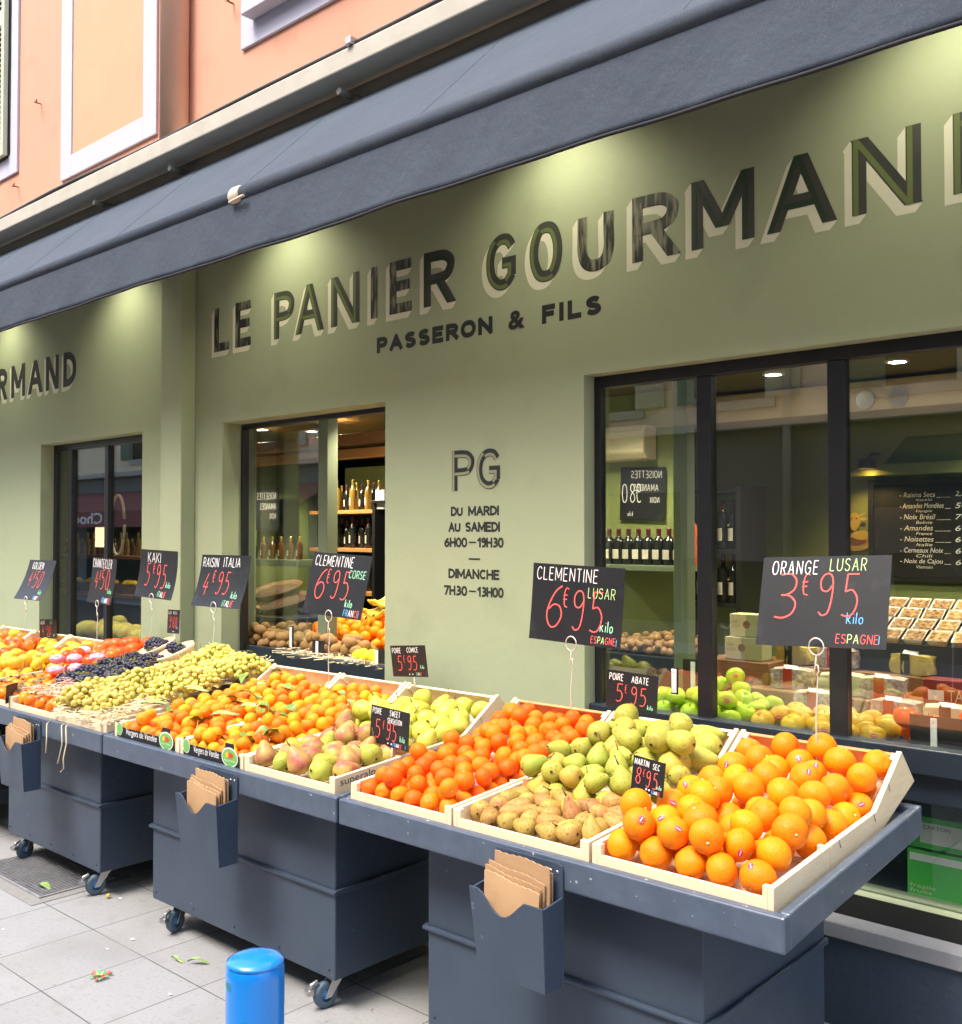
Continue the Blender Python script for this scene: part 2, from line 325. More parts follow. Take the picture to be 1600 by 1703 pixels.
def hull(pts):
    pts = sorted(set((round(p[0], 6), round(p[1], 6)) for p in pts))
    def half(ps):
        o = []
        for p in ps:
            while len(o) >= 2 and (o[-1][0]-o[-2][0])*(p[1]-o[-2][1])-(o[-1][1]-o[-2][1])*(p[0]-o[-2][0]) <= 0: o.pop()
            o.append(p)
        return o
    a, b = half(pts), half(pts[::-1]); return a[:-1]+b[:-1]
def block_letter(ch, x0, x1, z0, z1, Y, parent, sw, mats, shadow=(-.027, -.030)):
    """painted block letter lying on the wall plane Y: body, half-inlay, cast-back block shade"""
    bm = NB(); wd, st = GL[ch]; k = 0; e = 8e-6; h = sw/2
    X0, X1, Z0, Z1 = x0+h, x1-h, z0+h, z1-h
    if wd == 0: X0 = X1 = (x0+x1)/2
    def mp(p): return (X0+(X1-X0)*(p[0]/wd if wd else 0), Z0+(Z1-Z0)*p[1])
    def mpcut(p):  # straight strokes run out to the full cap height
        q = mp(p); z = q[1]
        if p[1] == 0: z = z0
        if p[1] == 1: z = z1
        return (q[0], z)
    for s in st:
        pl = parse(s); straight = len(pl) == 2 and abs(pl[0][1]-pl[1][1]) > .3
        pl = [mpcut(p) if straight else mp(p) for p in pl]
        if len(pl) == 2 and not straight and ch in 'EFL': pl[0] = (pl[0][0]-h, pl[0][1]); pl[1] = (pl[1][0]+h, pl[1][1])
        if len(pl) > 2:                       # bowls are stretched to bowl width
            pass
        Lf, Rt = ribbon(pl, h, cut=True)
        for i in range(len(pl)-1):
            k += 1
            q = [Lf[i], Rt[i], Rt[i+1], Lf[i+1]]
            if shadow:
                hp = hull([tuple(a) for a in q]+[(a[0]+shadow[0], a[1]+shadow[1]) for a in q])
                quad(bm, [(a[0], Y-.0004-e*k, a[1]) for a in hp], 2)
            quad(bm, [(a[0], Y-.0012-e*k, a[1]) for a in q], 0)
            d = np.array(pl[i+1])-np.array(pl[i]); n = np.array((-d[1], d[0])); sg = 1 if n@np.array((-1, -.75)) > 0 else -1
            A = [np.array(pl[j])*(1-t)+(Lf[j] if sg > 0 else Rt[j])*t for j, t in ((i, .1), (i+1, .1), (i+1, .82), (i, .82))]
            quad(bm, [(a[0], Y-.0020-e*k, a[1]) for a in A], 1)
    bmesh.ops.recalc_face_normals(bm, faces=bm.faces)
    return obj('sign_letter', bm, mats, parent)
def strokes_mesh(pls, wdt, mapf):
    bm = NB(); k = 0
    for pl in pls:
        Lf, Rt = ribbon(pl, wdt/2); k += 1
        for i in range(len(pl)-1):
            try: quad(bm, [mapf(a[0], a[1], k*2.5e-5) for a in (Lf[i], Rt[i], Rt[i+1], Lf[i+1])])
            except ValueError: pass
    return bm
def text_bm(body, x0=None, x1=None, z0=0, z1=.1, bold=0, flip=False, shear=0, align='L'):
    """built-in font text in the xz plane, fitted to the box; returns bmesh at y=0 (facing -y)"""
    cu = bpy.data.curves.new('t', 'FONT'); cu.body = body; cu.offset = bold; cu.resolution_u = 3; cu.shear = shear
    o = bpy.data.objects.new('t', cu); link(o); bpy.context.view_layer.update()
    me = bpy.data.meshes.new_from_object(o.evaluated_get(bpy.context.evaluated_depsgraph_get())); bpy.data.objects.remove(o); bpy.data.curves.remove(cu)
    bm = NB(); bm.from_mesh(me); bpy.data.meshes.remove(me)
    xs = [v.co.x for v in bm.verts]; ys = [v.co.y for v in bm.verts]
    sx0, sx1, sy0, sy1 = min(xs), max(xs), min(ys), max(ys); sz = (z1-z0)/(sy1-sy0)
    if x1 is None: kx = sz
    else: kx = (x1-x0)/(sx1-sx0)
    for v in bm.verts:
        X = (v.co.x-sx0)*kx; Z = (v.co.y-sy0)*sz
        if flip: X = (sx1-sx0)*kx-X
        v.co = ((x0 or 0)+X, 0, z0+Z)
    return bm
def wall_text(body, x0, x1, z0, z1, Y, parent, mat, name='painted_text', bold=0.0, flip=False, shear=0):
    bm = text_bm(body, x0, x1, z0, z1, bold, flip, shear); bmesh.ops.translate(bm, verts=bm.verts, vec=(0, Y, 0))
    return obj(name, bm, mat, parent)

def wall_strokes(text, x0, x1, z0, z1, Y, parent, mat, sw, gap=.30, name='painted_text'):
    h = z1-z0; pls = layout(text, 0, 0, h-sw, 1, gap)
    xs = [p[0] for q in pls for p in q]; a, b = min(xs), max(xs); k = (x1-x0-sw)/(b-a) if b > a else 1
    pls = [[(x0+sw/2+(p[0]-a)*k, z0+sw/2+p[1]) for p in q] for q in pls]
    for q in pls:      # flat terminals reach the full height, arms reach the stem edge
        if len(q) == 2:
            d = np.array(q[1])-np.array(q[0]); d = d/np.linalg.norm(d)*sw*.45; q[0] = (q[0][0]-d[0], q[0][1]-d[1]); q[1] = (q[1][0]+d[0], q[1][1]+d[1])
    bm = strokes_mesh(pls, sw, lambda u, v, e: (u, Y-.0006-e*.3, v)); bmesh.ops.recalc_face_normals(bm, faces=bm.faces)
    return obj(name, bm, mat, parent)
# ---------------------------------------------------------------- the shop building
shop = thing('shop_building', 'salmon pink building with an olive green grocery shop front on its ground floor', 'building', (-3, 3.4, 0))
WY = 3.4
def wall_grid(bm, xs, zs, holes, y0, y1):
    """solid cells of a grid facade as one skin with real reveals"""
    def hole(x, z): return any(a < x < b and c < z < d for a, b, c, d in holes)
    for i in range(len(xs)-1):
        for j in range(len(zs)-1):
            a, b, c, d = xs[i], xs[i+1], zs[j], zs[j+1]
            if hole((a+b)/2, (c+d)/2): continue
            quad(bm, [(a, y0, c), (b, y0, c), (b, y0, d), (a, y0, d)])
            quad(bm, [(b, y1, c), (a, y1, c), (a, y1, d), (b, y1, d)])
            for (X, ok, fl) in ((a, i > 0 and hole((xs[i-1]+a)/2, (c+d)/2), 0), (b, i < len(xs)-2 and hole((b+xs[i+2])/2, (c+d)/2) if i < len(xs)-2 else False, 1)):
                if ok:
                    p = [(X, y0, c), (X, y0, d), (X, y1, d), (X, y1, c)]; quad(bm, p if fl == 0 else p[::-1])
            if j < len(zs)-2 and hole((a+b)/2, (d+zs[j+2])/2): quad(bm, [(a, y0, d), (b, y0, d), (b, y1, d), (a, y1, d)])
            if j > 0 and hole((a+b)/2, (zs[j-1]+c)/2): quad(bm, [(a, y1, c), (b, y1, c), (b, y0, c), (a, y0, c)])
H_L = (-7.494, -6.021, .80, 2.325); H_D = (-5.107, -3.687, .75, 2.313); H_R = (-2.468, 2.4, .43, 2.316)
bm = NB(); wall_grid(bm, [-14, -7.494, -6.021, -5.107, -3.687, -2.468, 2.4, 4], [0, .43, .75, .80, 2.313, 2.316, 2.325, 3.9], [H_L, H_D, H_R], WY, WY+.13)
obj('wall', bm, m_wall, shop)
bm = NB(); box(bm, -5.63, -5.394, 3.30, WY-.0005, 0, 3.785); obj('pilaster', bm, m_wall, shop, bev=.006)
bm = NB(); box(bm, -14, 4, WY+.004, WY+.3, 4.03, 9); obj('upper_wall', bm, m_pink, shop)
bm = NB(); box(bm, -14, 4, WY+.006, WY+.25, 3.9, 4.03); obj('soffit', bm, m_soffit, shop)
bm = NB(); box(bm, -14, 4, 3.22, WY+.002, 3.965, 4.065); obj('ledge', bm, m_ledge, shop, bev=.008)
bm = NB(); tube(bm, [(x, 3.235+.008*math.sin(x*3), 4.078+.006*math.sin(x*1.7+1)) for x in np.arange(-14, 4, .35)], .013, 6); obj('cable', bm, m_cable, shop)
for a, b in ((-1.98, -1.90), (-3.77, -3.73)): bm = NB(); box(bm, a, b, 3.20, 3.25, 4.066, 4.105); obj('cable_clip', bm, m_steel, shop, bev=.004)
# framed panel, drainpipe, window surround, shutter
def frame_rect(bm, x0, x1, z0, z1, t, y0, y1):
    box(bm, x0, x0+t, y0, y1, z0, z1); box(bm, x1-t, x1, y0, y1, z0, z1)
    box(bm, x0+t, x1-t, y0, y1, z0, z0+t*.95); box(bm, x0+t, x1-t, y0, y1, z1-t, z1)
bm = NB(); frame_rect(bm, -7.19, -5.86, 4.245, 7.0, .165, 3.386, WY+.003); obj('panel_frame', bm, m_trim, shop, bev=.003)
bm = NB(); box(bm, -7.02, -6.03, 3.395, WY+.002, 4.405, 6.83); obj('wall_panel', bm, m_panelpink, shop)
bm = NB(); tube(bm, [(-5.53, 3.32, 4.06), (-5.53, 3.32, 9)], .088, 20); obj('drainpipe', bm, m_pipe, shop)
bm = NB(); frame_rect(bm, -4.92, -3.3, 4.483, 7.0, .17, 3.385, WY+.003); obj('window_surround', bm, m_trim, shop, bev=.003)
bm = NB(); box(bm, -4.80, -3.42, 3.30, 3.384, 4.615, 4.66); obj('window_sill', bm, m_trim, shop, bev=.006)
bm = NB(); frame_rect(bm, -9.6, -7.93, 4.50, 7.0, .155, 3.385, WY+.003); obj('window_surround', bm, m_trim, shop, bev=.003)
m_shut = pm('pale green shutter paint', (.50, .52, .38), .6, noise=(9, .3), col2=(.42, .44, .31))
def shutter(x0, x1, z0, z1, parent, Y=3.36):
    bm = NB(); t = .05
    frame_rect(bm, x0, x1, z0, z1, t, Y-.035, Y); zm = (z0+z1)*.5
    box(bm, x0+t, x1-t, Y-.03, Y-.004, zm-.06, zm+.06)
    z = z0+t+.03
    while z < z1-t-.03:
        if abs(z-zm) > .075: hexa(bm, [(x0+t, Y-.032, z-.004), (x1-t, Y-.032, z-.004), (x1-t, Y-.002, z+.022), (x0+t, Y-.002, z+.022)], [(x0+t, Y-.032, z+.003), (x1-t, Y-.032, z+.003), (x1-t, Y-.002, z+.030), (x0+t, Y-.002, z+.030)])
        z += .042
    return obj('shutter', bm, m_shut, parent)
shutter(-8.72, -8.07, 4.66, 6.9, shop, Y=3.37)
shutter(-4.72, -4.18, 4.70, 6.9, shop, Y=3.37)
for a, b in ((-8.75, -8.05), (-4.74, -3.44)): bm = NB(); box(bm, a, b, 3.378, 3.383, 4.665, 6.9); obj('window_pane', bm, m_dark, shop)
for (x, z) in ((-7.55, 4.93), (-7.93, 4.38), (-5.02, 4.80)):
    bm = NB(); tube(bm, [(x, 3.4, z), (x, 3.35, z), (x+.03, 3.345, z-.015), (x+.045, 3.35, z+.01)], .006, 6); obj('wall_hook', bm, m_oldwood, shop)
for x in (-6.45, -5.5, -3.9, -2.3, -.6):
    bm = NB(); cyl(bm, (x, 3.27, 3.90), .018, .13, 10, 'y'); obj('awning_bracket', bm, m_soffit, shop)

# painted sign
LT = [('L', -5.197, -5.04, 0), ('E', -4.979, -4.824, 0), ('P', -4.606, -4.421, 1), ('A', -4.41, -4.168, 1), ('N', -4.108, -3.883, 1), ('I', -3.80, -3.742, 0), ('E', -3.657, -3.499, 0), ('R', -3.416, -3.204, 2),
      ('G', -3.013, -2.831, 1), ('O', -2.756, -2.581, 1), ('U', -2.498, -2.316, 0), ('R', -2.226, -2.008, 0), ('M', -1.956, -1.694, 2), ('A', -1.644, -1.386, 2), ('N', -1.332, -1.102, 1), ('D', -1.004, -.80, 1)]
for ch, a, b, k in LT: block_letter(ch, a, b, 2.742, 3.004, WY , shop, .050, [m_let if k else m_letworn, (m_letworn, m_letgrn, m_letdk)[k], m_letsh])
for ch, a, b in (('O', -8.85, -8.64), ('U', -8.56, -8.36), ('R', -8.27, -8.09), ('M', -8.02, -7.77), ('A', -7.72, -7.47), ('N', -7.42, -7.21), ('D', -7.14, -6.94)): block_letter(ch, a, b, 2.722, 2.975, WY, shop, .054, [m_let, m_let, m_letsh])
wall_strokes('PASSERON', -3.75, -2.975, 2.560, 2.641, WY, shop, m_sign, .0235, .36)
wall_text('&', -2.88, -2.785, 2.560, 2.643, WY-.002, shop, m_sign, bold=.03)
wall_strokes('FILS', -2.69, -2.379, 2.560, 2.642, WY, shop, m_sign, .0235, .40)
block_letter('P', -3.227, -3.085, 1.852, 2.041, WY, shop, .036, [m_sign, m_pglight, m_pglight], None)
block_letter('G', -3.072, -2.926, 1.852, 2.041, WY, shop, .036, [m_sign, m_pglight, m_pglight], None)
for s, a, b, z0, z1 in (('DU', -3.234, -3.158, 1.735, 1.780), ('MARDI', -3.125, -2.937, 1.735, 1.780), ('AU', -3.250, -3.172, 1.661, 1.707), ('SAMEDI', -3.143, -2.931, 1.661, 1.707), ('6H00', -3.277, -3.13, 1.590, 1.636), ('-', -3.118, -3.075, 1.611, 1.617), ('19H30', -3.068, -2.909, 1.590, 1.636),
                         ('-', -3.12, -3.05, 1.534, 1.541), ('DIMANCHE', -3.250, -2.934, 1.445, 1.491), ('7H30', -3.279, -3.13, 1.366, 1.412), ('-', -3.118, -3.075, 1.387, 1.393), ('13H00', -3.068, -2.909, 1.366, 1.412)):
    if s == '-': bm = NB(); quad(bm, [(a, WY-.002, z0), (b, WY-.002, z0), (b, WY-.002, z1), (a, WY-.002, z1)]); obj('painted_dash', bm, m_sign, shop)
    else: wall_strokes(s, a, b, z0, z1, WY, shop, m_sign, .0108, .22)

# shop windows
def window(x0, x1, z0, z1, Y, mull, ft=.06, fd=.04, name='shop_window', top=.05, glass=m_glass):
    bm = NB(); box(bm, x0, x0+ft, Y, Y+fd, z0, z1); box(bm, x1-ft, x1, Y, Y+fd, z0, z1)
    box(bm, x0+ft, x1-ft, Y, Y+fd, z1-top, z1); box(bm, x0+ft, x1-ft, Y, Y+fd, z0, z0+.03)
    ed = [x0+ft]
    for a, b in mull: box(bm, a, b, Y-.006, Y+fd, z0+.03, z1-top); ed += [a, b]
    ed.append(x1-ft)
    f = obj(name, bm, m_frame, shop, bev=.004)
    for i in range(0, len(ed), 2):
        bm = NB(); box(bm, ed[i], ed[i+1], Y+.018, Y+.024, z0+.03, z1-top); obj('glass_pane', bm, glass, f)
    return f
window(-2.468, 2.4, .905, 2.316, 3.472, [(-1.978, -1.915), (-1.455, -1.390), (-.86, -.785), (-.2, -.12), (.6, .68), (1.4, 1.48)], ft=.034)
window(-7.494, -6.021, .80, 2.325, 3.5, [(-7.255, -7.19), (-6.70, -6.65)], ft=.035)
bm = NB(); box(bm, -5.107, -5.083, 3.531, 3.575, .75, 2.285); box(bm, -5.107, -3.687, 3.531, 3.575, 2.285, 2.313); f = obj('doorway_frame', bm, m_frame, shop, bev=.004)
bm = NB(); box(bm, -5.235, -5.185, 3.63, 3.70, .75, 2.40); obj('doorway_post', bm, m_postg, shop, bev=.004)
bm = NB(); box(bm, -4.535, -4.455, 3.66, 3.74, .5, 2.4); obj('doorway_post', bm, m_postg, shop, bev=.004)
bm = NB(); box(bm, -5.184, -4.536, 3.68, 3.686, .98, 2.38); obj('glass_pane', bm, m_glass2, f)
# apron, niche and plinth under the big window
bm = NB(); box(bm, -2.468, 2.4, 3.43, 3.50, .86, .945); obj('window_apron', bm, m_navy, shop, bev=.004)
bm = NB(); box(bm, -2.468, 2.4, 3.465, 3.50, .76, .86); obj('apron_step', bm, m_navy, shop, bev=.004)
bm = NB(); box(bm, -2.468, 2.4, 3.52, 3.90, .375, .395); obj('niche_shelf', bm, m_navy, shop)
bm = NB(); box(bm, -2.468, 2.4, 3.90, 3.93, .2, .90); obj('niche_back', bm, m_dark, shop)
bm = NB(); box(bm, -2.468, 2.4, 3.47, 3.476, .455, .76); obj('glass_pane', bm, m_glass, shop)
bm = NB(); box(bm, -2.468, 2.4, 3.45, 3.51, .4305, .440); obj('niche_rail', bm, m_postg, shop, bev=.003)
bm = NB(); box(bm, -2.3, 4, 3.31, 3.399, .30, .352); obj('plinth_sill', bm, m_sill, shop, bev=.004)
bm = NB(); box(bm, -2.3, 4, 3.33, 3.399, 0, .2995); obj('plinth', bm, m_base, shop, bev=.004)
bm = NB(); box(bm, -2.3, 4, 3.395, 3.3985, .353, .43); obj('plinth_gap', bm, m_dark, shop)

# interior shell
bm = NB()
box(bm, -13, 4, 3.68, 3.70, 2.43, 2.5); quad(bm, [(-13, 3.66, 2.42), (-13, 8.2, 2.42), (4, 8.2, 2.42), (4, 3.66, 2.42)]); obj('ceiling', bm, m_ceil, shop)
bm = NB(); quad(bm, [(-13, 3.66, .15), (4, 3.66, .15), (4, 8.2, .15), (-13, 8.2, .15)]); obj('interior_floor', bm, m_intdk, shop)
bm = NB(); box(bm, -3.35, 4, 6.0, 6.1, .15, 2.42); obj('interior_wall', bm, m_int, shop)
bm = NB(); box(bm, -3.5, -2.76, 4.66, 4.78, .15, 2.42); obj('interior_wall', bm, m_int, shop)
bm = NB(); box(bm, -12, -7.55, 6.2, 6.3, .15, 2.42); obj('interior_wall', bm, m_int, shop)
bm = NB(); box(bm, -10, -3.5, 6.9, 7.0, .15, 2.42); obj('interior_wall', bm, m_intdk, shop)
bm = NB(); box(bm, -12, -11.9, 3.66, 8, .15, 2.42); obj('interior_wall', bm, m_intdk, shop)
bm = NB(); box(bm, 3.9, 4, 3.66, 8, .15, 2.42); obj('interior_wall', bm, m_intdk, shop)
bm = NB(); box(bm, -7.65, -7.5, 6.05, 6.2, .15, 2.42); obj('interior_post', bm, m_postg, shop, bev=.004)
bm = NB(); box(bm, -2.32, -2.25, 3.86, 3.93, .9, 2.42); obj('interior_post', bm, m_postg, shop, bev=.004)
bm = NB(); box(bm, -6.2, -3.9, 4.30, 4.40, 2.24, 2.31); obj('ceiling_beam', bm, m_oldwood, shop, bev=.006)
bm = NB(); box(bm, -6.2, -3.9, 4.34, 4.40, 2.15, 2.215); obj('ceiling_beam', bm, m_shelfo, shop, bev=.006)
bm = NB(); box(bm, -2.9, 2.4, 4.90, 5.2, 2.254, 2.40); obj('ceiling_beam', bm, m_cream, shop, bev=.004)
bm = NB(); box(bm, -2.5, 2.4, 5.86, 5.999, 1.99, 2.06); obj('wall_moulding', bm, m_int, shop, bev=.004)
for x in (-1.86, -1.70):
    bm = NB(); cyl(bm, (x, 4.885, 2.307), .045, .02, 16, 'y'); obj('air_vent', bm, m_steel, shop)
def downlight(x, y, z=2.418, p=9, r=.052):
    bm = NB(); lathe(bm, [(0, -.004), (r*.72, -.004)], 20, c=(x, y, z), mi=0); lathe(bm, [(r*.72, -.006), (r, -.006), (r, .002)], 20, c=(x, y, z), mi=1)
    obj('downlight', bm, [m_lamp, m_white], shop)
    l = bpy.data.lights.new('downlight_lamp', 'SPOT'); l.energy = p*4.6; l.color = (1, .86, .62); l.spot_size = R_(135); l.spot_blend = .6; l.shadow_soft_size = .05
    o = link(bpy.data.objects.new('downlight_lamp', l)); o.parent = shop; o.location = Vector((x, y, z-.02)) - wl(shop)
for x, y, p in ((-2.15, 4.5, 5), (-1.58, 4.53, 5), (-6.07, 4.38, 2), (-5.27, 4.36, 7), (-2.9, 4.0, 7), (-1.2, 5.4, 8), (-.3, 4.3, 8), (-4.35, 4.0, 9), (-7.2, 4.2, 3), (-8.3, 5.5, 8), (-5.9, 4.7, 6)): downlight(x, y, p=p)
bm = NB(); lathe(bm, [(0, .06), (.05, .055), (.05, 0)], 16, c=(-2.2, 5.80, 2.03)); lathe(bm, [(0, .01), (.046, .01)], 16, c=(-2.2, 5.80, 2.03), mi=1); tube(bm, [(-2.2, 5.80, 2.07), (-2.2, 5.86, 2.12), (-2.2, 5.998, 2.13)], .008, 6); obj('wall_lamp', bm, [m_black, emis('amber lamp', (1, .55, .12), 8)], shop)
l = bpy.data.lights.new('wall_lamp_light', 'SPOT'); l.energy = 4; l.color = (1, .6, .2); l.spot_size = R_(110); l.spot_blend = .8; l.shadow_soft_size = .03
o = link(bpy.data.objects.new('wall_lamp_light', l)); o.parent = shop; o.location = Vector((-2.2, 5.80, 2.03)) - wl(shop); o.rotation_euler = (R_(15), 0, 0)
# lamps washing the shop sign, tucked up behind the awning
for x in (-9.9, -8.05, -6.2, -4.42, -2.55, -.95, .8):
    bm = NB(); cyl(bm, (x, 3.07, 3.515), .035, .035, 16); tube(bm, [(x, 3.07, 3.535), (x, 3.25, 3.53), (x, 3.40, 3.53)], .01, 8); lathe(bm, [(0, 3.518), (.03, 3.518)], 16, c=(x, 3.07, 0), mi=1); obj('sign_lamp', bm, [m_black, m_lamp], shop)
    l = bpy.data.lights.new('sign_lamp_light', 'SPOT'); l.energy = 12.5; l.color = (1, .92, .68); l.spot_size = R_(128); l.spot_blend = .9; l.shadow_soft_size = .03
    o = link(bpy.data.objects.new('sign_lamp_light', l)); o.parent = shop; o.location = Vector((x, 3.07, 3.51)) - wl(shop); o.rotation_euler = (R_(13), 0, 0)

# ---------------------------------------------------------------- awning
aw = thing('awning', 'long slate blue cloth awning with hanging valance above the green shop front', 'awning', (-3, 3.3, 3.85))
AX0, AX1 = -13, 3.2
bm = NB(); nx, ny = 160, 14; g = []
for i in range(nx+1):
    x = AX0+(AX1-AX0)*i/nx; row = []
    for j in range(ny+1):
        t = j/ny; y = 3.36+(2.725-3.36)*t; z = 3.875+(3.250-3.875)*t
        sag = math.sin(PI*t)*(.012*math.sin(x*2.1+.5)+.008*math.sin(x*5.3+t*3)+.006*math.sin(x*1.3-t*6))-.012*math.sin(PI*t)
        row.append(bm.verts.new((x, y+sag*.7, z+sag*.7)))
    g.append(row)
for i in range(nx):
    for j in range(ny): bm.faces.new((g[i][j], g[i+1][j], g[i+1][j+1], g[i][j+1])).smooth = True
obj('canopy', bm, m_awn, aw)
BX = -3.93
bm = NB(); tube(bm, [(AX0, 2.70, 3.225), (BX-.03, 2.70, 3.225)], .034, 18); tube(bm, [(BX+.03, 2.70, 3.228), (AX1, 2.70, 3.228)], .037, 18); obj('front_bar', bm, m_awn, aw)
bm = NB(); tube(bm, [(BX-.045, 2.70, 3.226), (BX-.02, 2.70, 3.226), (BX+.02, 2.70, 3.226), (BX+.04, 2.70, 3.226)], [.035, .044, .044, .038], 18)
tube(bm, [(BX-.02, 2.66, 3.19), (BX+.1, 2.655, 3.195)], .007, 6); obj('bar_joint', bm, pm('cream plastic', (.62, .52, .40), .45), aw)
bm = NB(); nx, ny = 260, 10; g = []
def vy(x, t): return 2.682+(.003*math.sin(x*3.1+.7)+.002*math.sin(x*7.7+2)+.003*math.sin(x*13+t*4))*t+.002*t*math.sin(x*.9)+.003*math.sin(x*23)*t*(1-t)
def vz(x): return 2.948+.0025*math.sin(x*2.3)+.002*math.sin(x*6.1)
for i in range(nx+1):
    x = AX0+(AX1-AX0)*i/nx
    g.append([bm.verts.new((x, vy(x, j/ny), 3.205+(vz(x)-3.205)*j/ny)) for j in range(ny+1)])
for i in range(nx):
    for j in range(ny): bm.faces.new((g[i][j], g[i][j+1], g[i+1][j+1], g[i+1][j])).smooth = True
o = obj('valance', bm, m_awn, aw); sm = o.modifiers.new('cloth thickness', 'SOLIDIFY'); sm.thickness = .003
for x in np.arange(AX0+.55, AX1, 1.2):
    bm = NB(); P = []
    for t in np.linspace(0.02, .97, 14):
        sag = math.sin(PI*t)*(.012*math.sin(x*2.1+.5)+.008*math.sin(x*5.3+t*3)+.006*math.sin(x*1.3-t*6))-.012*math.sin(PI*t)
        P.append((x, 3.36+(2.725-3.36)*t+sag*.7, 3.875+(3.250-3.875)*t+sag*.7+.0005))
    tube(bm, P, .0014, 5); obj('seam', bm, m_awn, aw)
bm = NB(); tube(bm, [(x, vy(x, 1), vz(x)-.003) for x in np.linspace(AX0, AX1, 261)], .0065, 6); obj('hem', bm, m_hem, aw)

# ---------------------------------------------------------------- building across the street (seen in the glass)
opp = thing('apartment_building', 'cream apartment house across the street, mirrored in the shop glass', 'building', (-8, -6.5, 0))
m_opp = pm('cream facade', (.80, .68, .48), .85, noise=(1.2, .3), col2=(.72, .60, .40), world=True)
m_oppg = pm('grey ground floor', (.20, .20, .175), .8, noise=(1.2, .3), world=True)
m_teal = pm('dark teal cloth', (.012, .035, .038), .8); m_maroon = pm('dusty red cloth', (.26, .085, .07), .8)
OY = -6.5
bm = NB(); box(bm, -34, 16, OY-6, OY, 3.25, 10.2); obj('upper_wall', bm, m_opp, opp)
bm = NB(); box(bm, -34, 16, OY-6, OY-.05, 0, 3.25); obj('ground_floor_wall', bm, m_oppg, opp)
bm = NB(); box(bm, -34, 16, OY, OY+.16, 3.18, 3.30); obj('cornice', bm, m_ledge, opp, bev=.01)
bm = NB(); tube(bm, [(-6.2, OY+.1, .1), (-6.2, OY+.1, 9.5)], .06, 10); obj('drainpipe', bm, m_ledge, opp)
m_shutd = pm('green shutters', (.10, .16, .11), .6)
for fl in (0, 1):
    for x in (-24, -21, -18.5, -16, -13.5, -11.2, -9.2, -7.0, -4.4, -2.2, 0, 2.5, 5):
        z = 3.62+fl*3.0; bm = NB(); box(bm, x-.45, x+.45, OY+.002, OY+.02, z, z+1.7); f = obj('window', bm, m_dark, opp)
        bm = NB(); frame_rect(bm, x-.6, x+.6, z-.14, z+1.84, .14, OY, OY+.05); obj('window_surround', bm, m_ledge, f)
        for s in (-1, 1):
            bm = NB(); a, b = (x-.98, x-.46) if s < 0 else (x+.46, x+.98); zz = z
            box(bm, a, b, OY+.05, OY+.07, z, z+1.7, 0)
            while zz < z+1.66: box(bm, a+.05, b-.05, OY+.07, OY+.085, zz+.02, zz+.05); zz += .09
            obj('shutter', bm, m_shut if fl == 0 and s > 0 else m_shutd, f)
for x0, x1, m, z1 in ((-28, -16.6, m_maroon, 2.75), (-4.6, -.6, m_teal, 2.9), (-15.6, -11, m_teal, 2.8)):
    bm = NB(); hexa(bm, [(x0, OY+1.1, z1-.55), (x1, OY+1.1, z1-.55), (x1, OY, z1), (x0, OY, z1)], [(x0, OY+1.1, z1-.52), (x1, OY+1.1, z1-.52), (x1, OY, z1+.03), (x0, OY, z1+.03)])
    box(bm, x0, x1, OY+1.1, OY+1.12, z1-.92, z1-.52); a = obj('awning', bm, m, opp)
    if m is m_maroon:
        for s, xa, xb in (('Patissier', -20.2, -17.1), ('Chocolatier', -27.2, -23.9)):
            bm = text_bm(s, xa, xb, z1-.84, z1-.55, bold=.02, flip=True); bmesh.ops.reverse_faces(bm, faces=bm.faces); bmesh.ops.translate(bm, verts=bm.verts, vec=(0, OY+1.125, 0)); obj('awning_lettering', bm, m_wtxt, a)
for x0, x1 in ((-27, -24), (-23, -20), (-15, -12.5), (-10.5, -8), (-4.5, -1), (1, 4)):
    bm = NB(); box(bm, x0, x1, OY-.045, OY-.03, .3, 2.3); obj('shop_window', bm, m_dark, opp)
bm = NB(); box(bm, -26.5, -25.5, OY-.028, OY-.02, 1.3, 1.9); box(bm, -22.3, -21, OY-.028, OY-.02, .9, 1.5); obj('lit_display', bm, emis('warm shop light', (1, .8, .45), 1.2), opp)

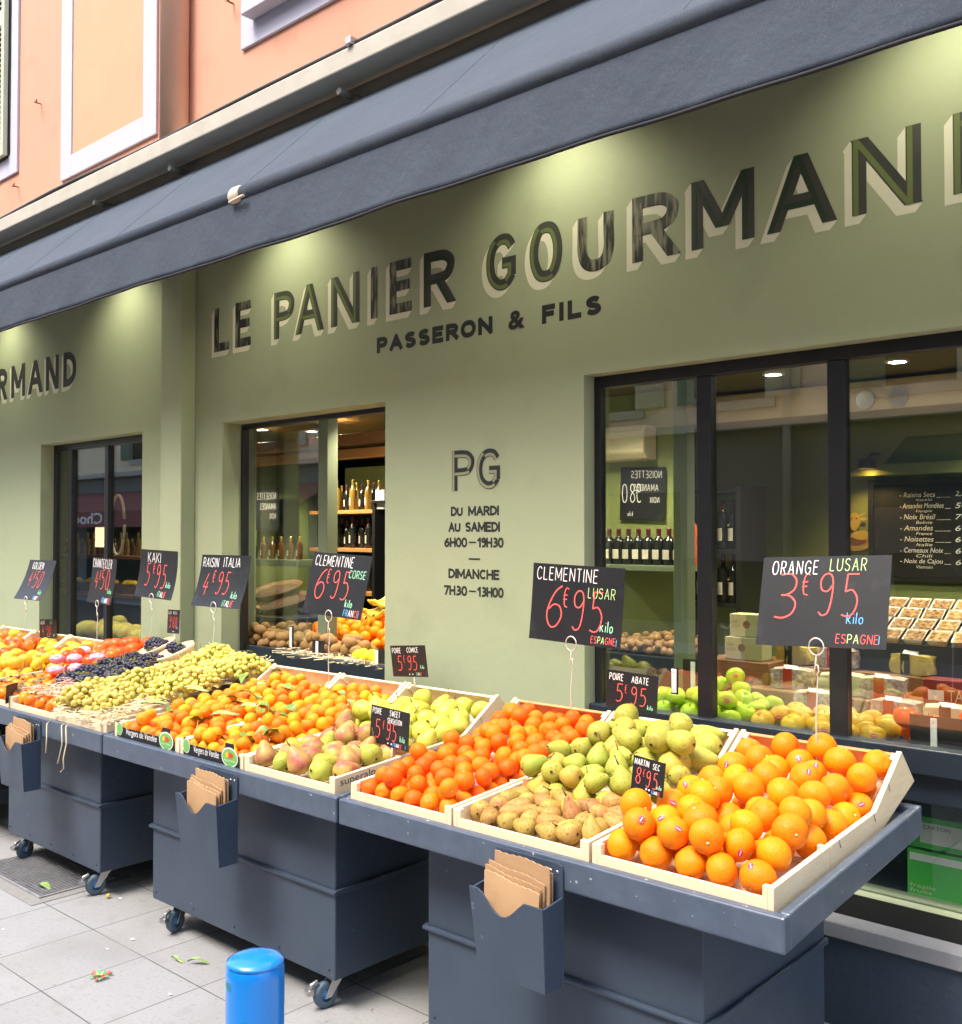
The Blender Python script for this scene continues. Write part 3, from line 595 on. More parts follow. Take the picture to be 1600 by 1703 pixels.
# ---------------------------------------------------------------- display carts
TY0, TY1, TZ0, TZ1 = 2.105, 3.0, .803, .873
def tz(y): return TZ0+(TZ1-TZ0)*(y-TY0)/(TY1-TY0)
def cart(x0, x1, bx0, bx1, label, holder=None, dy=0):
    c = thing('display_cart', label, 'market cart', ((x0+x1)/2, 2.6, 0), 'slate blue market carts in front of the shop')
    bm = NB(); box(bm, bx0, bx1, 2.25, 2.98, .118, .700); obj('body', bm, m_cart, c, bev=.005)
    bm = NB(); box(bm, bx0-.006, bx1+.006, 2.244, 2.986, .7005, .772); obj('top_frame', bm, m_cart, c, bev=.004)
    bm = NB(); t = .011; z0, z1 = .412, .430
    prism_x(bm, [(2.2495, z0), (2.2495, z1), (2.236, z1-.004), (2.236, z0+.004)], bx0-.013, bx1+.013)
    for a, b in ((bx0-.013, bx0-.0005), (bx1+.0005, bx1+.013)): box(bm, a, b, 2.2497, 2.98, z0, z1)
    obj('moulding', bm, m_cart, c, bev=.003)
    bm = NB(); T = .028; hgt = .083
    def bar(ya, yb, xa, xb): hexa(bm, [(xa, ya, tz(ya)-hgt), (xb, ya, tz(ya)-hgt), (xb, yb, tz(yb)-hgt), (xa, yb, tz(yb)-hgt)], [(xa, ya, tz(ya)), (xb, ya, tz(ya)), (xb, yb, tz(yb)), (xa, yb, tz(yb))])
    bar(TY0, TY0+T, x0, x1); bar(TY1-T, TY1, x0, x1); bar(TY0+T, TY1-T, x0, x0+T); bar(TY0+T, TY1-T, x1-T, x1)
    hexa(bm, [(x0+T, TY0+T, tz(TY0+T)-.055), (x1-T, TY0+T, tz(TY0+T)-.055), (x1-T, TY1-T, tz(TY1-T)-.055), (x0+T, TY1-T, tz(TY1-T)-.055)],
         [(x0+T, TY0+T, tz(TY0+T)-.02), (x1-T, TY0+T, tz(TY0+T)-.02), (x1-T, TY1-T, tz(TY1-T)-.02), (x0+T, TY1-T, tz(TY1-T)-.02)])
    obj('tray', bm, [m_cartedge], c, bev=.007, seg=3)
    for k in range(5):
        bm = NB(); xx = bx0+.03+(bx1-bx0-.06)*k/4; lathe(bm, [(0, 0), (.004, 0), (.004, .002), (0, .003)], 8); bmesh.ops.transform(bm, matrix=Matrix.Translation((xx, 2.2495, .15)) @ Matrix.Rotation(PI/2, 4, 'X'), verts=bm.verts); obj('screw', bm, m_black, c)
    for i, (cx, cy) in enumerate(((bx0+.12, 2.31), (bx1-.07, 2.30), (bx0+.12, 2.92), (bx1-.07, 2.92))):
        q = link(bpy.data.objects.new('caster', None)); q.parent = c; q.location = Vector((cx, cy, 0))-c.location; q.empty_display_size = .03
        yw = (.25, -.2, .6, .1)[i]; rot = Matrix.Translation((cx, cy, 0)) @ Matrix.Rotation(yw, 4, 'Z')
        def fin(b): bmesh.ops.transform(b, matrix=rot, verts=b.verts); return b
        r = .046; cz = r+.001; oy = -.03
        bm = NB(); lathe(bm, [(.022, -.014), (.036, -.014), (.043, -.012), (r, -.004), (r, .004), (.043, .012), (.036, .014), (.022, .014)], 28); bmesh.ops.transform(bm, matrix=Matrix.Translation((0, oy, cz)) @ Matrix.Rotation(PI/2, 4, 'Y'), verts=bm.verts); obj('tyre', fin(bm), m_tyre, q)
        bm = NB(); lathe(bm, [(0, -.015), (.010, -.015), (.012, -.010), (.034, -.0100), (.034, .010), (.012, .010), (.010, .015), (0, .015)], 24); bmesh.ops.transform(bm, matrix=Matrix.Translation((0, oy, cz)) @ Matrix.Rotation(PI/2, 4, 'Y'), verts=bm.verts); obj('hub', fin(bm), m_hub, q)
        bm = NB()
        for s in (-1, 1):
            X = s*.021; hexa(bm, [(X-.002, oy-.012, cz-.008), (X+.002, oy-.012, cz-.008), (X+.002, oy+.012, cz-.008), (X-.002, oy+.012, cz-.008)], [(X-.002, -.012, .106), (X+.002, -.012, .106), (X+.002, .034, .106), (X-.002, .034, .106)])
        box(bm, -.024, .024, -.022, .036, .103, .1165); obj('fork', fin(bm), m_steel, q, bev=.002)
        if i != 3:
            bm = NB(); tube(bm, [(-.0, oy-.03, .098), (0, oy-.055, .090), (0, oy-.062, .072)], .009, 8); box(bm, -.016, .016, oy-.075, oy-.05, .060, .078); obj('brake_pedal', fin(bm), m_steel, q, bev=.004)
    if holder is not None:
        hx0, hx1 = holder; z0, z1, yt, yb, yk = .478, .703, 2.010, 2.026, 2.1035
        bm = NB(); n = 16; t = .006
        def top(u): return z1-.004*u - .055*max(0, math.sin(PI*min(1, max(0, (u-.14)/.62))))**1.3
        for i in range(n):
            a, b = i/n, (i+1)/n; xa, xb = hx0+(hx1-hx0)*a, hx0+(hx1-hx0)*b; xl = .02
            lo = lambda x: hx0+xl+(x-hx0)*(hx1-hx0-xl*1.2)/(hx1-hx0)
            f = quad(bm, [(lo(xa), yb, z0), (lo(xb), yb, z0), (xb, yt, top(b)), (xa, yt, top(a))])
        bmesh.ops.remove_doubles(bm, verts=bm.verts, dist=1e-5)
        ret = bmesh.ops.extrude_face_region(bm, geom=list(bm.faces)); vs = [g for g in ret['geom'] if isinstance(g, bmesh.types.BMVert)]; bmesh.ops.translate(bm, verts=vs, vec=(0, t, 0))
        for X, Xb in ((hx0, hx0+.02), (hx1-t, hx1-.004-t)):
            hexa(bm, [(Xb, yb+t+.0003, z0), (Xb+t, yb+t+.0003, z0), (Xb+t, yk-.0065, z0), (Xb, yk-.0065, z0)], [(X, yt+t+.0003, z1-.006), (X+t, yt+t+.0003, z1-.006), (X+t, yk-.0065, z1+.004), (X, yk-.0065, z1+.004)])
        hexa(bm, [(hx0+.028, yb+t+.001, z0), (hx1-.014, yb+t+.001, z0), (hx1-.014, yk-.007, z0), (hx0+.028, yk-.007, z0)], [(hx0+.028, yb+t+.001, z0+.006), (hx1-.014, yb+t+.001, z0+.006), (hx1-.014, yk-.007, z0+.006), (hx0+.028, yk-.007, z0+.006)])
        bmesh.ops.recalc_face_normals(bm, faces=bm.faces)
        o = obj('bag_holder', bm, m_cart, c, bev=.0015)
        bm = NB(); pts = [(hx0+.02, z0), (hx1-.002, z0), (hx1-.002, .775), (hx1-.006, .786), (hx1-.016, .792), (hx0+.02, .792)]
        a = [bm.verts.new((x, yk-.006, z)) for x, z in pts]; b = [bm.verts.new((x, yk, z)) for x, z in pts]
        bm.faces.new(a); bm.faces.new(b[::-1])
        for i in range(6): bm.faces.new((a[i], b[i], b[(i+1) % 6], a[(i+1) % 6]))
        bmesh.ops.recalc_face_normals(bm, faces=bm.faces); k = obj('back_plate', bm, m_cart, o, bev=.0015)
        for sx in (.020, .042):
            bm = NB(); lathe(bm, [(0, .002), (.004, .0015), (.005, 0)], 10); bmesh.ops.transform(bm, matrix=Matrix.Translation((hx1-sx, yk-.006, .768)) @ Matrix.Rotation(PI/2, 4, 'X'), verts=bm.verts); obj('screw', bm, m_steel, o)
    return c
cart(-2.500, -.988, -2.238, -1.271, 'nearest slate blue cart, heaped with oranges and red clementines', (-1.845, -1.592))
cart(-4.035, -2.512, -3.875, -2.687, 'middle slate blue cart on casters holding the leafy clementines', (-3.310, -3.045))
cart(-5.550, -4.047, -5.290, -4.327, 'slate blue cart on casters with the white grapes, beside the drain grate', (-4.865, -4.600))
c4 = cart(-7.090, -5.565, -6.85, -5.86, 'slate blue cart at the left edge loaded with yellow apples')
bag_lab = {-1.845: 'nearest cart', -3.310: 'middle cart', -4.865: 'grape cart'}
for hx, lab in bag_lab.items():
    for k in range(5):
        wd = .190; xa = hx+.024+random.uniform(-.003, .003)+(.012 if k >= 3 else 0); ztop = (.742, .748, .762, .79, .775)[k]+random.uniform(-.004, .004); y = 2.043+k*.0095; tilt = random.uniform(-.02, .03)
        bm = NB(); n = 16; g = []
        for i in range(n+1):
            u = i/n; row = []
            for j in range(n+1):
                v = j/n; zz = .52+(ztop-.52)*v
                row.append(bm.verts.new((xa+wd*u+tilt*(v-.5)*.3-.002*(v < .1), y+.002*math.sin(u*5+k*2)*v+.0015*math.sin(v*7+k)*u, zz-.018*u*v*(1 if k < 3 else .3)*1.3+.0025*(i % 2)*(j == n)+.002*math.sin(u*9+k))))
            g.append(row)
        for i in range(n):
            for j in range(n): bm.faces.new((g[i][j], g[i+1][j], g[i+1][j+1], g[i][j+1]))
        ret = bmesh.ops.extrude_face_region(bm, geom=list(bm.faces)); vs = [q for q in ret['geom'] if isinstance(q, bmesh.types.BMVert)]; bmesh.ops.translate(bm, verts=vs, vec=(0, .0035, 0))
        bmesh.ops.recalc_face_normals(bm, faces=bm.faces)
        o = obj('paper_bag', bm, m_kraft, None, loc=(xa+wd/2, y, .5))
        tag(o, 'folded brown paper bag standing in the holder of the %s' % lab, 'paper bag', 'brown paper bags on the %s' % lab)

# ---------------------------------------------------------------- wooden crates
def rear_bed(y):
    return .838+(y-2.46)*.05 if y < 2.78 else .854+(y-2.78)*.42
def crate(x0, x1, rear, label, front_h=.022, liner=None, txt=None, inner=None, group='pale wooden fruit crates on the carts'):
    c = thing('wooden_crate', label, 'crate', ((x0+x1)/2, 2.3 if not rear else 2.7, .81), group)
    t = .0150
    if not rear: pts = [(2.136, .788), (2.136, .852), (2.452, .876), (2.452, .812)]
    else: pts = [(2.455, .812), (2.455, .876), (2.755, .897), (2.955, 1.028), (3.058, .925), (2.80, .838)]
    for X in (x0, x1-t):
        bm = NB(); prism_x(bm, pts, X, X+t); s = obj('side_panel', bm, m_wood, c, bev=.0015)
        if X > x0 and txt and 'blushed' in label:
            y0 = 2.16 if not rear else 2.53
            b = text_bm(txt, 0, .155, 0, .033, bold=.0); bmesh.ops.transform(b, matrix=Matrix.Translation((X+t+.0012, y0, (.815 if not rear else .842))) @ Matrix.Rotation(.075, 4, 'X') @ Matrix.Rotation(PI/2, 4, 'Z'), verts=b.verts)
            obj('lettering', b, m_ink, s)
        if txt and not (X > x0 and 'orange' in label):      # small stamp along the top edge
            y0, z0 = (2.25, .8612) if not rear else (2.56, .8839)
            b = text_bm(txt, 0, .085, 0, .007); bmesh.ops.transform(b, matrix=Matrix.Translation((X+.0115, y0, z0+.0011)) @ Matrix.Rotation(.075, 4, 'X') @ Matrix.Rotation(PI/2, 4, 'Z') @ Matrix.Rotation(-PI/2, 4, 'X'), verts=b.verts)
            obj('lettering', b, m_ink, s)
    if not rear:
        posts = [(2.137, .790, .853), (2.434, .811, .8755)]
        bm = NB(); box(bm, x0+.022, x1-.022, 2.137, 2.1465, .79, .80+front_h); obj('front_panel', bm, m_wood, c, bev=.001)
        bm = NB(); box(bm, x0+t, x1-t, 2.444, 2.452, .80, .83); obj('back_panel', bm, m_wood, c, bev=.001)
        bm = NB(); hexa(bm, [(x0+t, 2.147, .788), (x1-t, 2.147, .788), (x1-t, 2.443, .812), (x0+t, 2.443, .812)], [(x0+t, 2.147, .793), (x1-t, 2.147, .793), (x1-t, 2.443, .817), (x0+t, 2.443, .817)]); obj('bottom', bm, m_wood, c)
        for yy, za, zb in posts:
            for X in (x0+t+.0003, x1-t-.0133):
                bm = NB(); box(bm, X, X+.013, yy-.0006, yy+.016, za+.001, zb); obj('corner_post', bm, m_woodend, c, bev=.001)
    else:
        bm = NB(); dy, dz = -.5464*.0, 0
        hexa(bm, [(x0+t, 3.048, .922), (x1-t, 3.048, .922), (x1-t, 3.056, .9285), (x0+t, 3.056, .9285)], [(x0+t, 2.957, 1.012), (x1-t, 2.957, 1.012), (x1-t, 2.964, 1.0185), (x0+t, 2.964, 1.0185)]); obj('back_panel', bm, m_wood if not liner else m_liner, c)
        bm = NB(); hexa(bm, [(x0+t, 2.455, .812), (x1-t, 2.455, .812), (x1-t, 2.80, .838), (x0+t, 2.80, .838)], [(x0+t, 2.455, .818), (x1-t, 2.455, .818), (x1-t, 2.80, .844), (x0+t, 2.80, .844)])
        hexa(bm, [(x0+t, 2.802, .838), (x1-t, 2.802, .838), (x1-t, 3.05, .922), (x0+t, 3.05, .922)], [(x0+t, 2.800, .845), (x1-t, 2.800, .845), (x1-t, 3.046, .928), (x0+t, 3.046, .928)]); obj('bottom', bm, m_wood, c)
        for X in (x0+t+.0003, x1-t-.0133):
            bm = NB(); hexa(bm, [(X, 3.02, .925), (X+.013, 3.02, .925), (X+.013, 3.047, .934), (X, 3.047, .934)], [(X, 2.93, 1.006), (X+.013, 2.93, 1.006), (X+.013, 2.955, 1.021), (X, 2.955, 1.021)]); obj('corner_post', bm, m_woodend, c, bev=.001)
        for yy in (2.50, 2.735, 2.845):
            za = tz(yy)
            zt = .876+(yy-2.455)*.07 if yy < 2.755 else .897+(yy-2.755)*.655
            bm = NB(); tube(bm, [(x1-.016, yy, zt+.0008), (x1+.0012, yy+.002, zt+.0006), (x1+.0012, yy+.012, zt-.022)], .0011, 5); obj('wire_staple', bm, m_steel, c)
    if liner:
        bm = NB(); n = 8
        if not rear: P = [(2.15, .800), (2.44, .822)]
        else: P = [(2.462, .822), (2.795, .848), (3.04, .931)]
        zt = lambda y: (.848+(y-2.14)*.07) if not rear else (.868+(y-2.46)*.07 if y < 2.755 else min(.888+(y-2.755)*.655, 1.015))
        for X, s in ((x0+.0170, 1), (x1-.0170, -1)):
            ys = np.linspace(P[0][0], P[-1][0]-(.08 if rear else 0), 10)
            for a, b in zip(ys[:-1], ys[1:]):
                quad(bm, [(X+s*.002, a, zt(a)-.05), (X+s*.002, b, zt(b)-.05), (X, b, zt(b)-.004), (X, a, zt(a)-.004)])
            obj('paper_liner', bm, m_liner, c); bm = NB()
        if rear: quad(bm, [(x0+.012, 3.035, .935), (x1-.012, 3.035, .935), (x1-.012, 2.951, 1.012), (x0+.012, 2.951, 1.012)]); obj('paper_liner', bm, m_liner, c)
        else: bm.free()
    return c
COLS = {'or': (-1.528, -1.028), 'pr': (-2.022, -1.538), 'cl': (-2.476, -2.030), 'p2': (-3.058, -2.555), 'c2': (-3.482, -3.066), 'c1': (-3.990, -3.490), 'gr': (-4.515, -4.062), 'k2': (-5.020, -4.523), 'k1': (-5.525, -5.028), 'a1': (-6.07, -5.60), 'a2': (-6.56, -6.08), 'a3': (-7.06, -6.57)}
CL = {'or': ('big oranges', 1, 'superalp'), 'pr': ('russet pears', 0, 'superalp'), 'cl': ('red clementines', 1, 'superalp'), 'p2': ('pink blushed pears', 0, 'superalp'), 'c2': ('leafy clementines beside the blushed pears', 0, None), 'c1': ('leafy clementines beside the white grapes', 0, None),
      'gr': ('white grapes and wood wool', 0, None), 'k2': ('black grapes', 0, None), 'k1': ('tissue wrapped persimmons', 0, None), 'a1': ('yellow apples beside the persimmons', 0, None), 'a2': ('red and yellow apples', 0, None), 'a3': ('apples at the left edge', 0, None)}
for k, (a, b) in COLS.items():
    what, ln, tx = CL[k]
    crate(a, b, False, 'low front wooden crate under the %s' % what, liner=ln, txt=tx, front_h=.045 if k == 'gr' else .026)
    crate(a, b, True, 'tilted rear wooden crate under the %s' % what, liner=ln, txt=tx)
# black printed cards fronting the two leafy clementine crates
m_lab = pm('green oval label', (.16, .42, .10), .5); m_lab2 = pm('white label rim', (.75, .78, .70), .5); m_redspot = pm('red fruit print', (.65, .05, .02), .5); m_yelspot = pm('yellow fruit print', (.75, .5, .03), .5)
def ellipse(bm, cx, cz, rx, rz, y, mi, n=24): quad(bm, [(cx+rx*math.cos(2*PI*k/n), y, cz+rz*math.sin(2*PI*k/n)) for k in range(n)], mi)
for a, b, lab in ((COLS['c1'][0]+.03, COLS['c1'][1]-.03, 'beside the white grapes'), (COLS['c2'][0]+.03, COLS['c2'][1]-.02, 'beside the blushed pears')):
    c = thing('printed_card', 'black printed card with green oval badges on the clementine crate %s' % lab, 'card', ((a+b)/2, 2.134, .80), 'black printed crate cards')
    bm = NB(); y = 2.131; pts = [(a, .803), (b, .803), (b, .845), (b-.03, .845), (b-.034, .885), (b-.085, .885), (b-.089, .845), (a+.02, .845), (a+.016, .868), (a, .868)]
    A = [bm.verts.new((x, y, z)) for x, z in pts]; B = [bm.verts.new((x, y+.003, z)) for x, z in pts]; bm.faces.new(A); bm.faces.new(B[::-1])
    for i in range(len(pts)): bm.faces.new((A[i], B[i], B[(i+1) % len(pts)], A[(i+1) % len(pts)]))
    bmesh.ops.recalc_face_normals(bm, faces=bm.faces); q = obj('card', bm, m_card, c)
    wall_text('Vergers de Vendée', a+.075, b-.125, .812, .846, y-.0012, q, m_wtxt, 'lettering', shear=.15)
    bm = NB(); cx = b-.055; ellipse(bm, cx, .835, .052, .036, y-.0012, 0); ellipse(bm, cx, .835, .047, .031, y-.0018, 1)
    for dx, m in ((-.014, 3), (.0, 2), (.013, 2)): ellipse(bm, cx+dx, .843, .010, .010, y-.0024-.0002*m+dx*.002, m, 12)
    wall_text('Vergers de Vendée', cx-.034, cx+.034, .818, .828, y-.0030, q, m_lab2, 'lettering')
    obj('badge', bm, [m_lab2, m_lab, m_redspot, m_yelspot], q); bm = NB(); ellipse(bm, a+.022, .838, .024, .028, y-.0012, 0); ellipse(bm, a+.022, .838, .021, .025, y-.0018, 1); obj('badge', bm, [m_lab2, m_lab], q)

# ---------------------------------------------------------------- fruit
def fruitmat(name, c1, c2, sc=14, amt=.25, rough=.46, bump=(260, .25, .002), rnd=.10, hue=.008, fine=None, spec=.24, sss=.0):
    return pm(name, c1, rough, noise=(sc, amt, 3.), col2=c2, bump=bump, rnd=rnd, hue=hue, fine=fine, spec=spec, sss=sss)
m_or = fruitmat('orange peel', (.90, .270, .002), (.86, .215, .002), rough=.44, bump=(240, .45, .004), rnd=.07, hue=.008)
m_clem = fruitmat('red clementine peel', (.92, .190, .003), (.88, .140, .003), rough=.46, bump=(300, .4, .004), rnd=.07, hue=.01)
m_cl2 = fruitmat('leafy clementine peel', (.85, .215, .004), (.80, .285, .010), sc=9, amt=.18, rough=.48, bump=(300, .4, .004), rnd=.08, hue=.022)
m_kaki = fruitmat('persimmon skin', (.88, .17, .010), (.86, .27, .015), sc=8, rough=.3, bump=(60, .05, .002), rnd=.08, hue=.010)
m_tomk = fruitmat('red persimmon skin', (.85, .085, .016), (.86, .13, .015), sc=8, rough=.25, bump=(60, .05, .002), rnd=.07, hue=.008)
m_yap = fruitmat('yellow apple skin', (.78, .52, .035), (.80, .44, .04), sc=9, rough=.3, bump=(60, .05, .002), rnd=.08, hue=.012, fine=(90, (.5, .34, .06), .66, .75))
m_rap = fruitmat('red apple skin', (.62, .045, .018), (.80, .32, .05), sc=11, amt=.2, rough=.28, bump=(60, .05, .002), rnd=.12, hue=.012)
m_gap = fruitmat('green apple skin', (.40, .60, .028), (.52, .66, .05), sc=8, rough=.25, bump=(60, .04, .002), rnd=.08, hue=.008)
m_goap = fruitmat('golden russet apple skin', (.66, .42, .035), (.58, .34, .04), sc=9, rough=.32, bump=(60, .05, .002), rnd=.08, hue=.01, fine=(120, (.42, .26, .05), .62, .72))
m_prg = fruitmat('green pear skin', (.36, .41, .055), (.46, .42, .07), sc=12, amt=.3, rough=.48, bump=(120, .12, .002), rnd=.14, hue=.018, fine=(110, (.27, .20, .04), .57, .70))
m_pry = fruitmat('russet yellow pear skin', (.56, .42, .07), (.46, .31, .055), sc=14, amt=.28, rough=.5, bump=(120, .15, .002), rnd=.1, hue=.012, fine=(90, (.30, .16, .03), .60, .70))
m_prm = fruitmat('small brown pear skin', (.48, .32, .075), (.36, .185, .055), sc=22, amt=.22, rough=.55, bump=(120, .15, .002), rnd=.2, hue=.028, fine=(130, (.26, .12, .035), .56, .66))
m_prp = fruitmat('pink pear skin', (.42, .14, .085), (.50, .40, .08), sc=10, amt=.12, rough=.4, bump=(120, .1, .002), rnd=.12, hue=.02, fine=(150, (.5, .42, .16), .62, .72))
m_kiwi = fruitmat('kiwi skin', (.30, .18, .07), (.24, .14, .05), sc=20, rough=.8, bump=(400, .4, .003), rnd=.12)
m_lemon = fruitmat('lemon peel', (.88, .62, .02), (.85, .54, .015), rough=.38, bump=(260, .3, .002), rnd=.05)
m_stem = pm('brown stem', (.16, .10, .045), .8); m_button = pm('pale stem button', (.50, .52, .28), .7); m_calyx = pm('dry calyx', (.20, .14, .06), .85, noise=(40, .3)); m_leaf = pm('citrus leaf', (.12, .22, .035), .4, noise=(20, .3), col2=(.22, .34, .07), rnd=.2)
m_pit = pm('dark blossom end', (.09, .05, .025), .9)
def wob(k, a): return lambda ang, z: 1+a*math.sin(2*ang+k)+a*.6*math.sin(3*ang+k*2.3+z*30)
def sphere_prof(r, sq=1.0, dimple=0, n=14):
    out = []
    for i in range(n+1):
        th = PI*i/n; rr = r*math.sin(th); z = -r*sq*math.cos(th)
        if dimple: d = math.exp(-(rr/(r*.26))**2)*dimple*r; z += d if z < 0 else -d
        out.append((0 if i in (0, n) else rr, z))
    return out
def fm_citrus(name, r, mat, k):
    bm = NB(); lathe(bm, sphere_prof(r, .93+.05*math.sin(k*2), .10, 16), 24, warp=wob(k, .012))
    lathe(bm, [(.0, r*.86), (r*.075, r*.855), (r*.09, r*.80)], 8, mi=1)
    return mesh(bm, [mat, m_button], True, name)
def fm_apple(name, r, mat, k, sq=.86):
    bm = NB(); prof = []
    for i in range(19):
        th = PI*i/18; rr = r*math.sin(th)*(1.0 if th > PI/2 else .93+.07*math.sin(th)); z = -r*sq*math.cos(th)
        d = math.exp(-(rr/(r*.30))**2); z += d*r*.20 if z < 0 else -d*r*.34
        prof.append((0 if i in (0, 18) else rr, z))
    lathe(bm, prof, 24, warp=lambda a, z: 1+.02*math.sin(a*5+k)*(1 if z < 0 else .3)+.015*math.sin(2*a+k*3))
    tube(bm, [(0, 0, r*.45), (r*.05, 0, r*.70), (r*.12, .02*r, r*.88)], r*.035, 6, mi=1)
    return mesh(bm, [mat, m_stem], True, name)
def fm_pear(name, r, L, mat, k, neck=.42):
    """axis along z, belly at the bottom, centred on the belly"""
    bm = NB(); prof = []; n = 18
    for i in range(n+1):
        t = i/n; z = -r*.92+L*t
        b = math.sqrt(max(0, 1-((t-.34)/.36)**2)) if t < .34 else None
        if t < .34: rr = r*math.sin(PI/2*min(1, (t/.34))**.62)
        else: u = (t-.34)/.66; rr = r*(1-u*u*(3-2*u))*(1-neck)+r*neck*math.sqrt(max(0, 1-u**4))*1.0
        if t < .34: rr = min(rr, r)
        prof.append((0 if i in (0, n) else rr, z+(r*.16*math.exp(-(rr/(r*.25))**2) if t < .3 else 0)))
    lathe(bm, prof, 20, warp=wob(k, .016))
    bend = .20*math.sin(k*1.7)
    for v in bm.verts:
        q = max(0, v.co.z); v.co.x += bend*q*q/L*1.6; v.co.y += .1*math.cos(k*2.1)*q*q/L
    ex = bend*(L-r*.92)**2/L*1.6; ey = .1*math.cos(k*2.1)*(L-r*.92)**2/L
    tube(bm, [(ex, ey, L-r*.95), (ex+.004, ey, L-r*.92+.010), (ex+.010, ey+.003, L-r*.92+.026)], .0024, 6, mi=1)
    lathe(bm, [(0, -r*.80), (r*.11, -r*.80), (r*.14, -r*.86)], 8, mi=2)
    return mesh(bm, [mat, m_stem, m_pit], True, name)
def fm_kaki(name, r, mat, k, calyx=True, sq=.80):
    bm = NB(); lathe(bm, sphere_prof(r, sq, .12, 16), 24, warp=lambda a, z: 1+.025*math.cos(4*a+k)+.012*math.sin(2*a+k))
    if calyx:
        for q in range(4):
            a = q*PI/2+k; ca, sa = math.cos(a), math.sin(a); P = []
            for u, wv, zz in ((.05, .10, .74), (.28, .24, .80), (.52, .20, .80), (.66, .04, .83)):
                P.append([(r*(u*ca-s*wv*sa), r*(u*sa+s*wv*ca), r*zz*sq/.80+.002*u) for s in (-1, 1)])
            for i in range(3): quad(bm, [P[i][0], P[i][1], P[i+1][1], P[i+1][0]], 1)
        tube(bm, [(0, 0, r*.62), (0, .1*r, r*.92)], r*.07, 6, mi=1)
    return mesh(bm, [mat, m_calyx], True, name)
def leaf_mesh(L=.07, W=.024, k=0):
    bm = NB(); n = 8; rows = []
    for i in range(n+1):
        t = i/n; wv = W*math.sin(PI*t**.85)*.9; z = .014*math.sin(PI*t*.9)-.02*t*t*(1+k*.4)
        rows.append([bm.verts.new((L*t, s*wv, z+abs(s)*.005+.003*math.sin(t*9+s+k))) for s in (-1, 0, 1)])
    for i in range(n):
        for s in (0, 1): bm.faces.new((rows[i][s], rows[i+1][s], rows[i+1][s+1], rows[i][s+1])).smooth = True
    tube(bm, [(-.014, 0, -.004), (.002, 0, 0)], .0014, 5)
    return mesh(bm, m_leaf, True, 'leaf')
LEAF = [leaf_mesh(k=i, L=.062+.006*i) for i in range(3)]
m_stk = pm('red sticker', (.55, .01, .04), .35); m_stkw = pm('white sticker bar', (.80, .72, .72), .35)
def sticker_mesh(r, white=False):
    bm = NB(); A, B = .25, .155; n = 9; k = 0
    def p(u, v): th, ph = u*A, v*B; d = Vector((math.sin(th), math.sin(ph), math.cos(th)*math.cos(ph))).normalized(); return d*(r+.0007)
    g = {}
    for i in range(-n, n+1):
        for j in range(-n, n+1): g[i, j] = p(i/n, j/n)
    for i in range(-n, n):
        for j in range(-n, n):
            u, v = (i+.5)/n, (j+.5)/n
            if u*u+v*v > 1: continue
            bar = abs(v) < .26 and abs(u) < .62 or u*u+v*v > .93
            txt = abs(v) < .16 and abs(u) < .62 and (i % 2 == 0)
            quad(bm, [g[i, j], g[i+1, j], g[i+1, j+1], g[i, j+1]], 1 if (white or (bar and not txt)) else 0)
    bmesh.ops.remove_doubles(bm, verts=bm.verts, dist=1e-6)
    return mesh(bm, [m_stk, m_stkw], True, 'sticker')

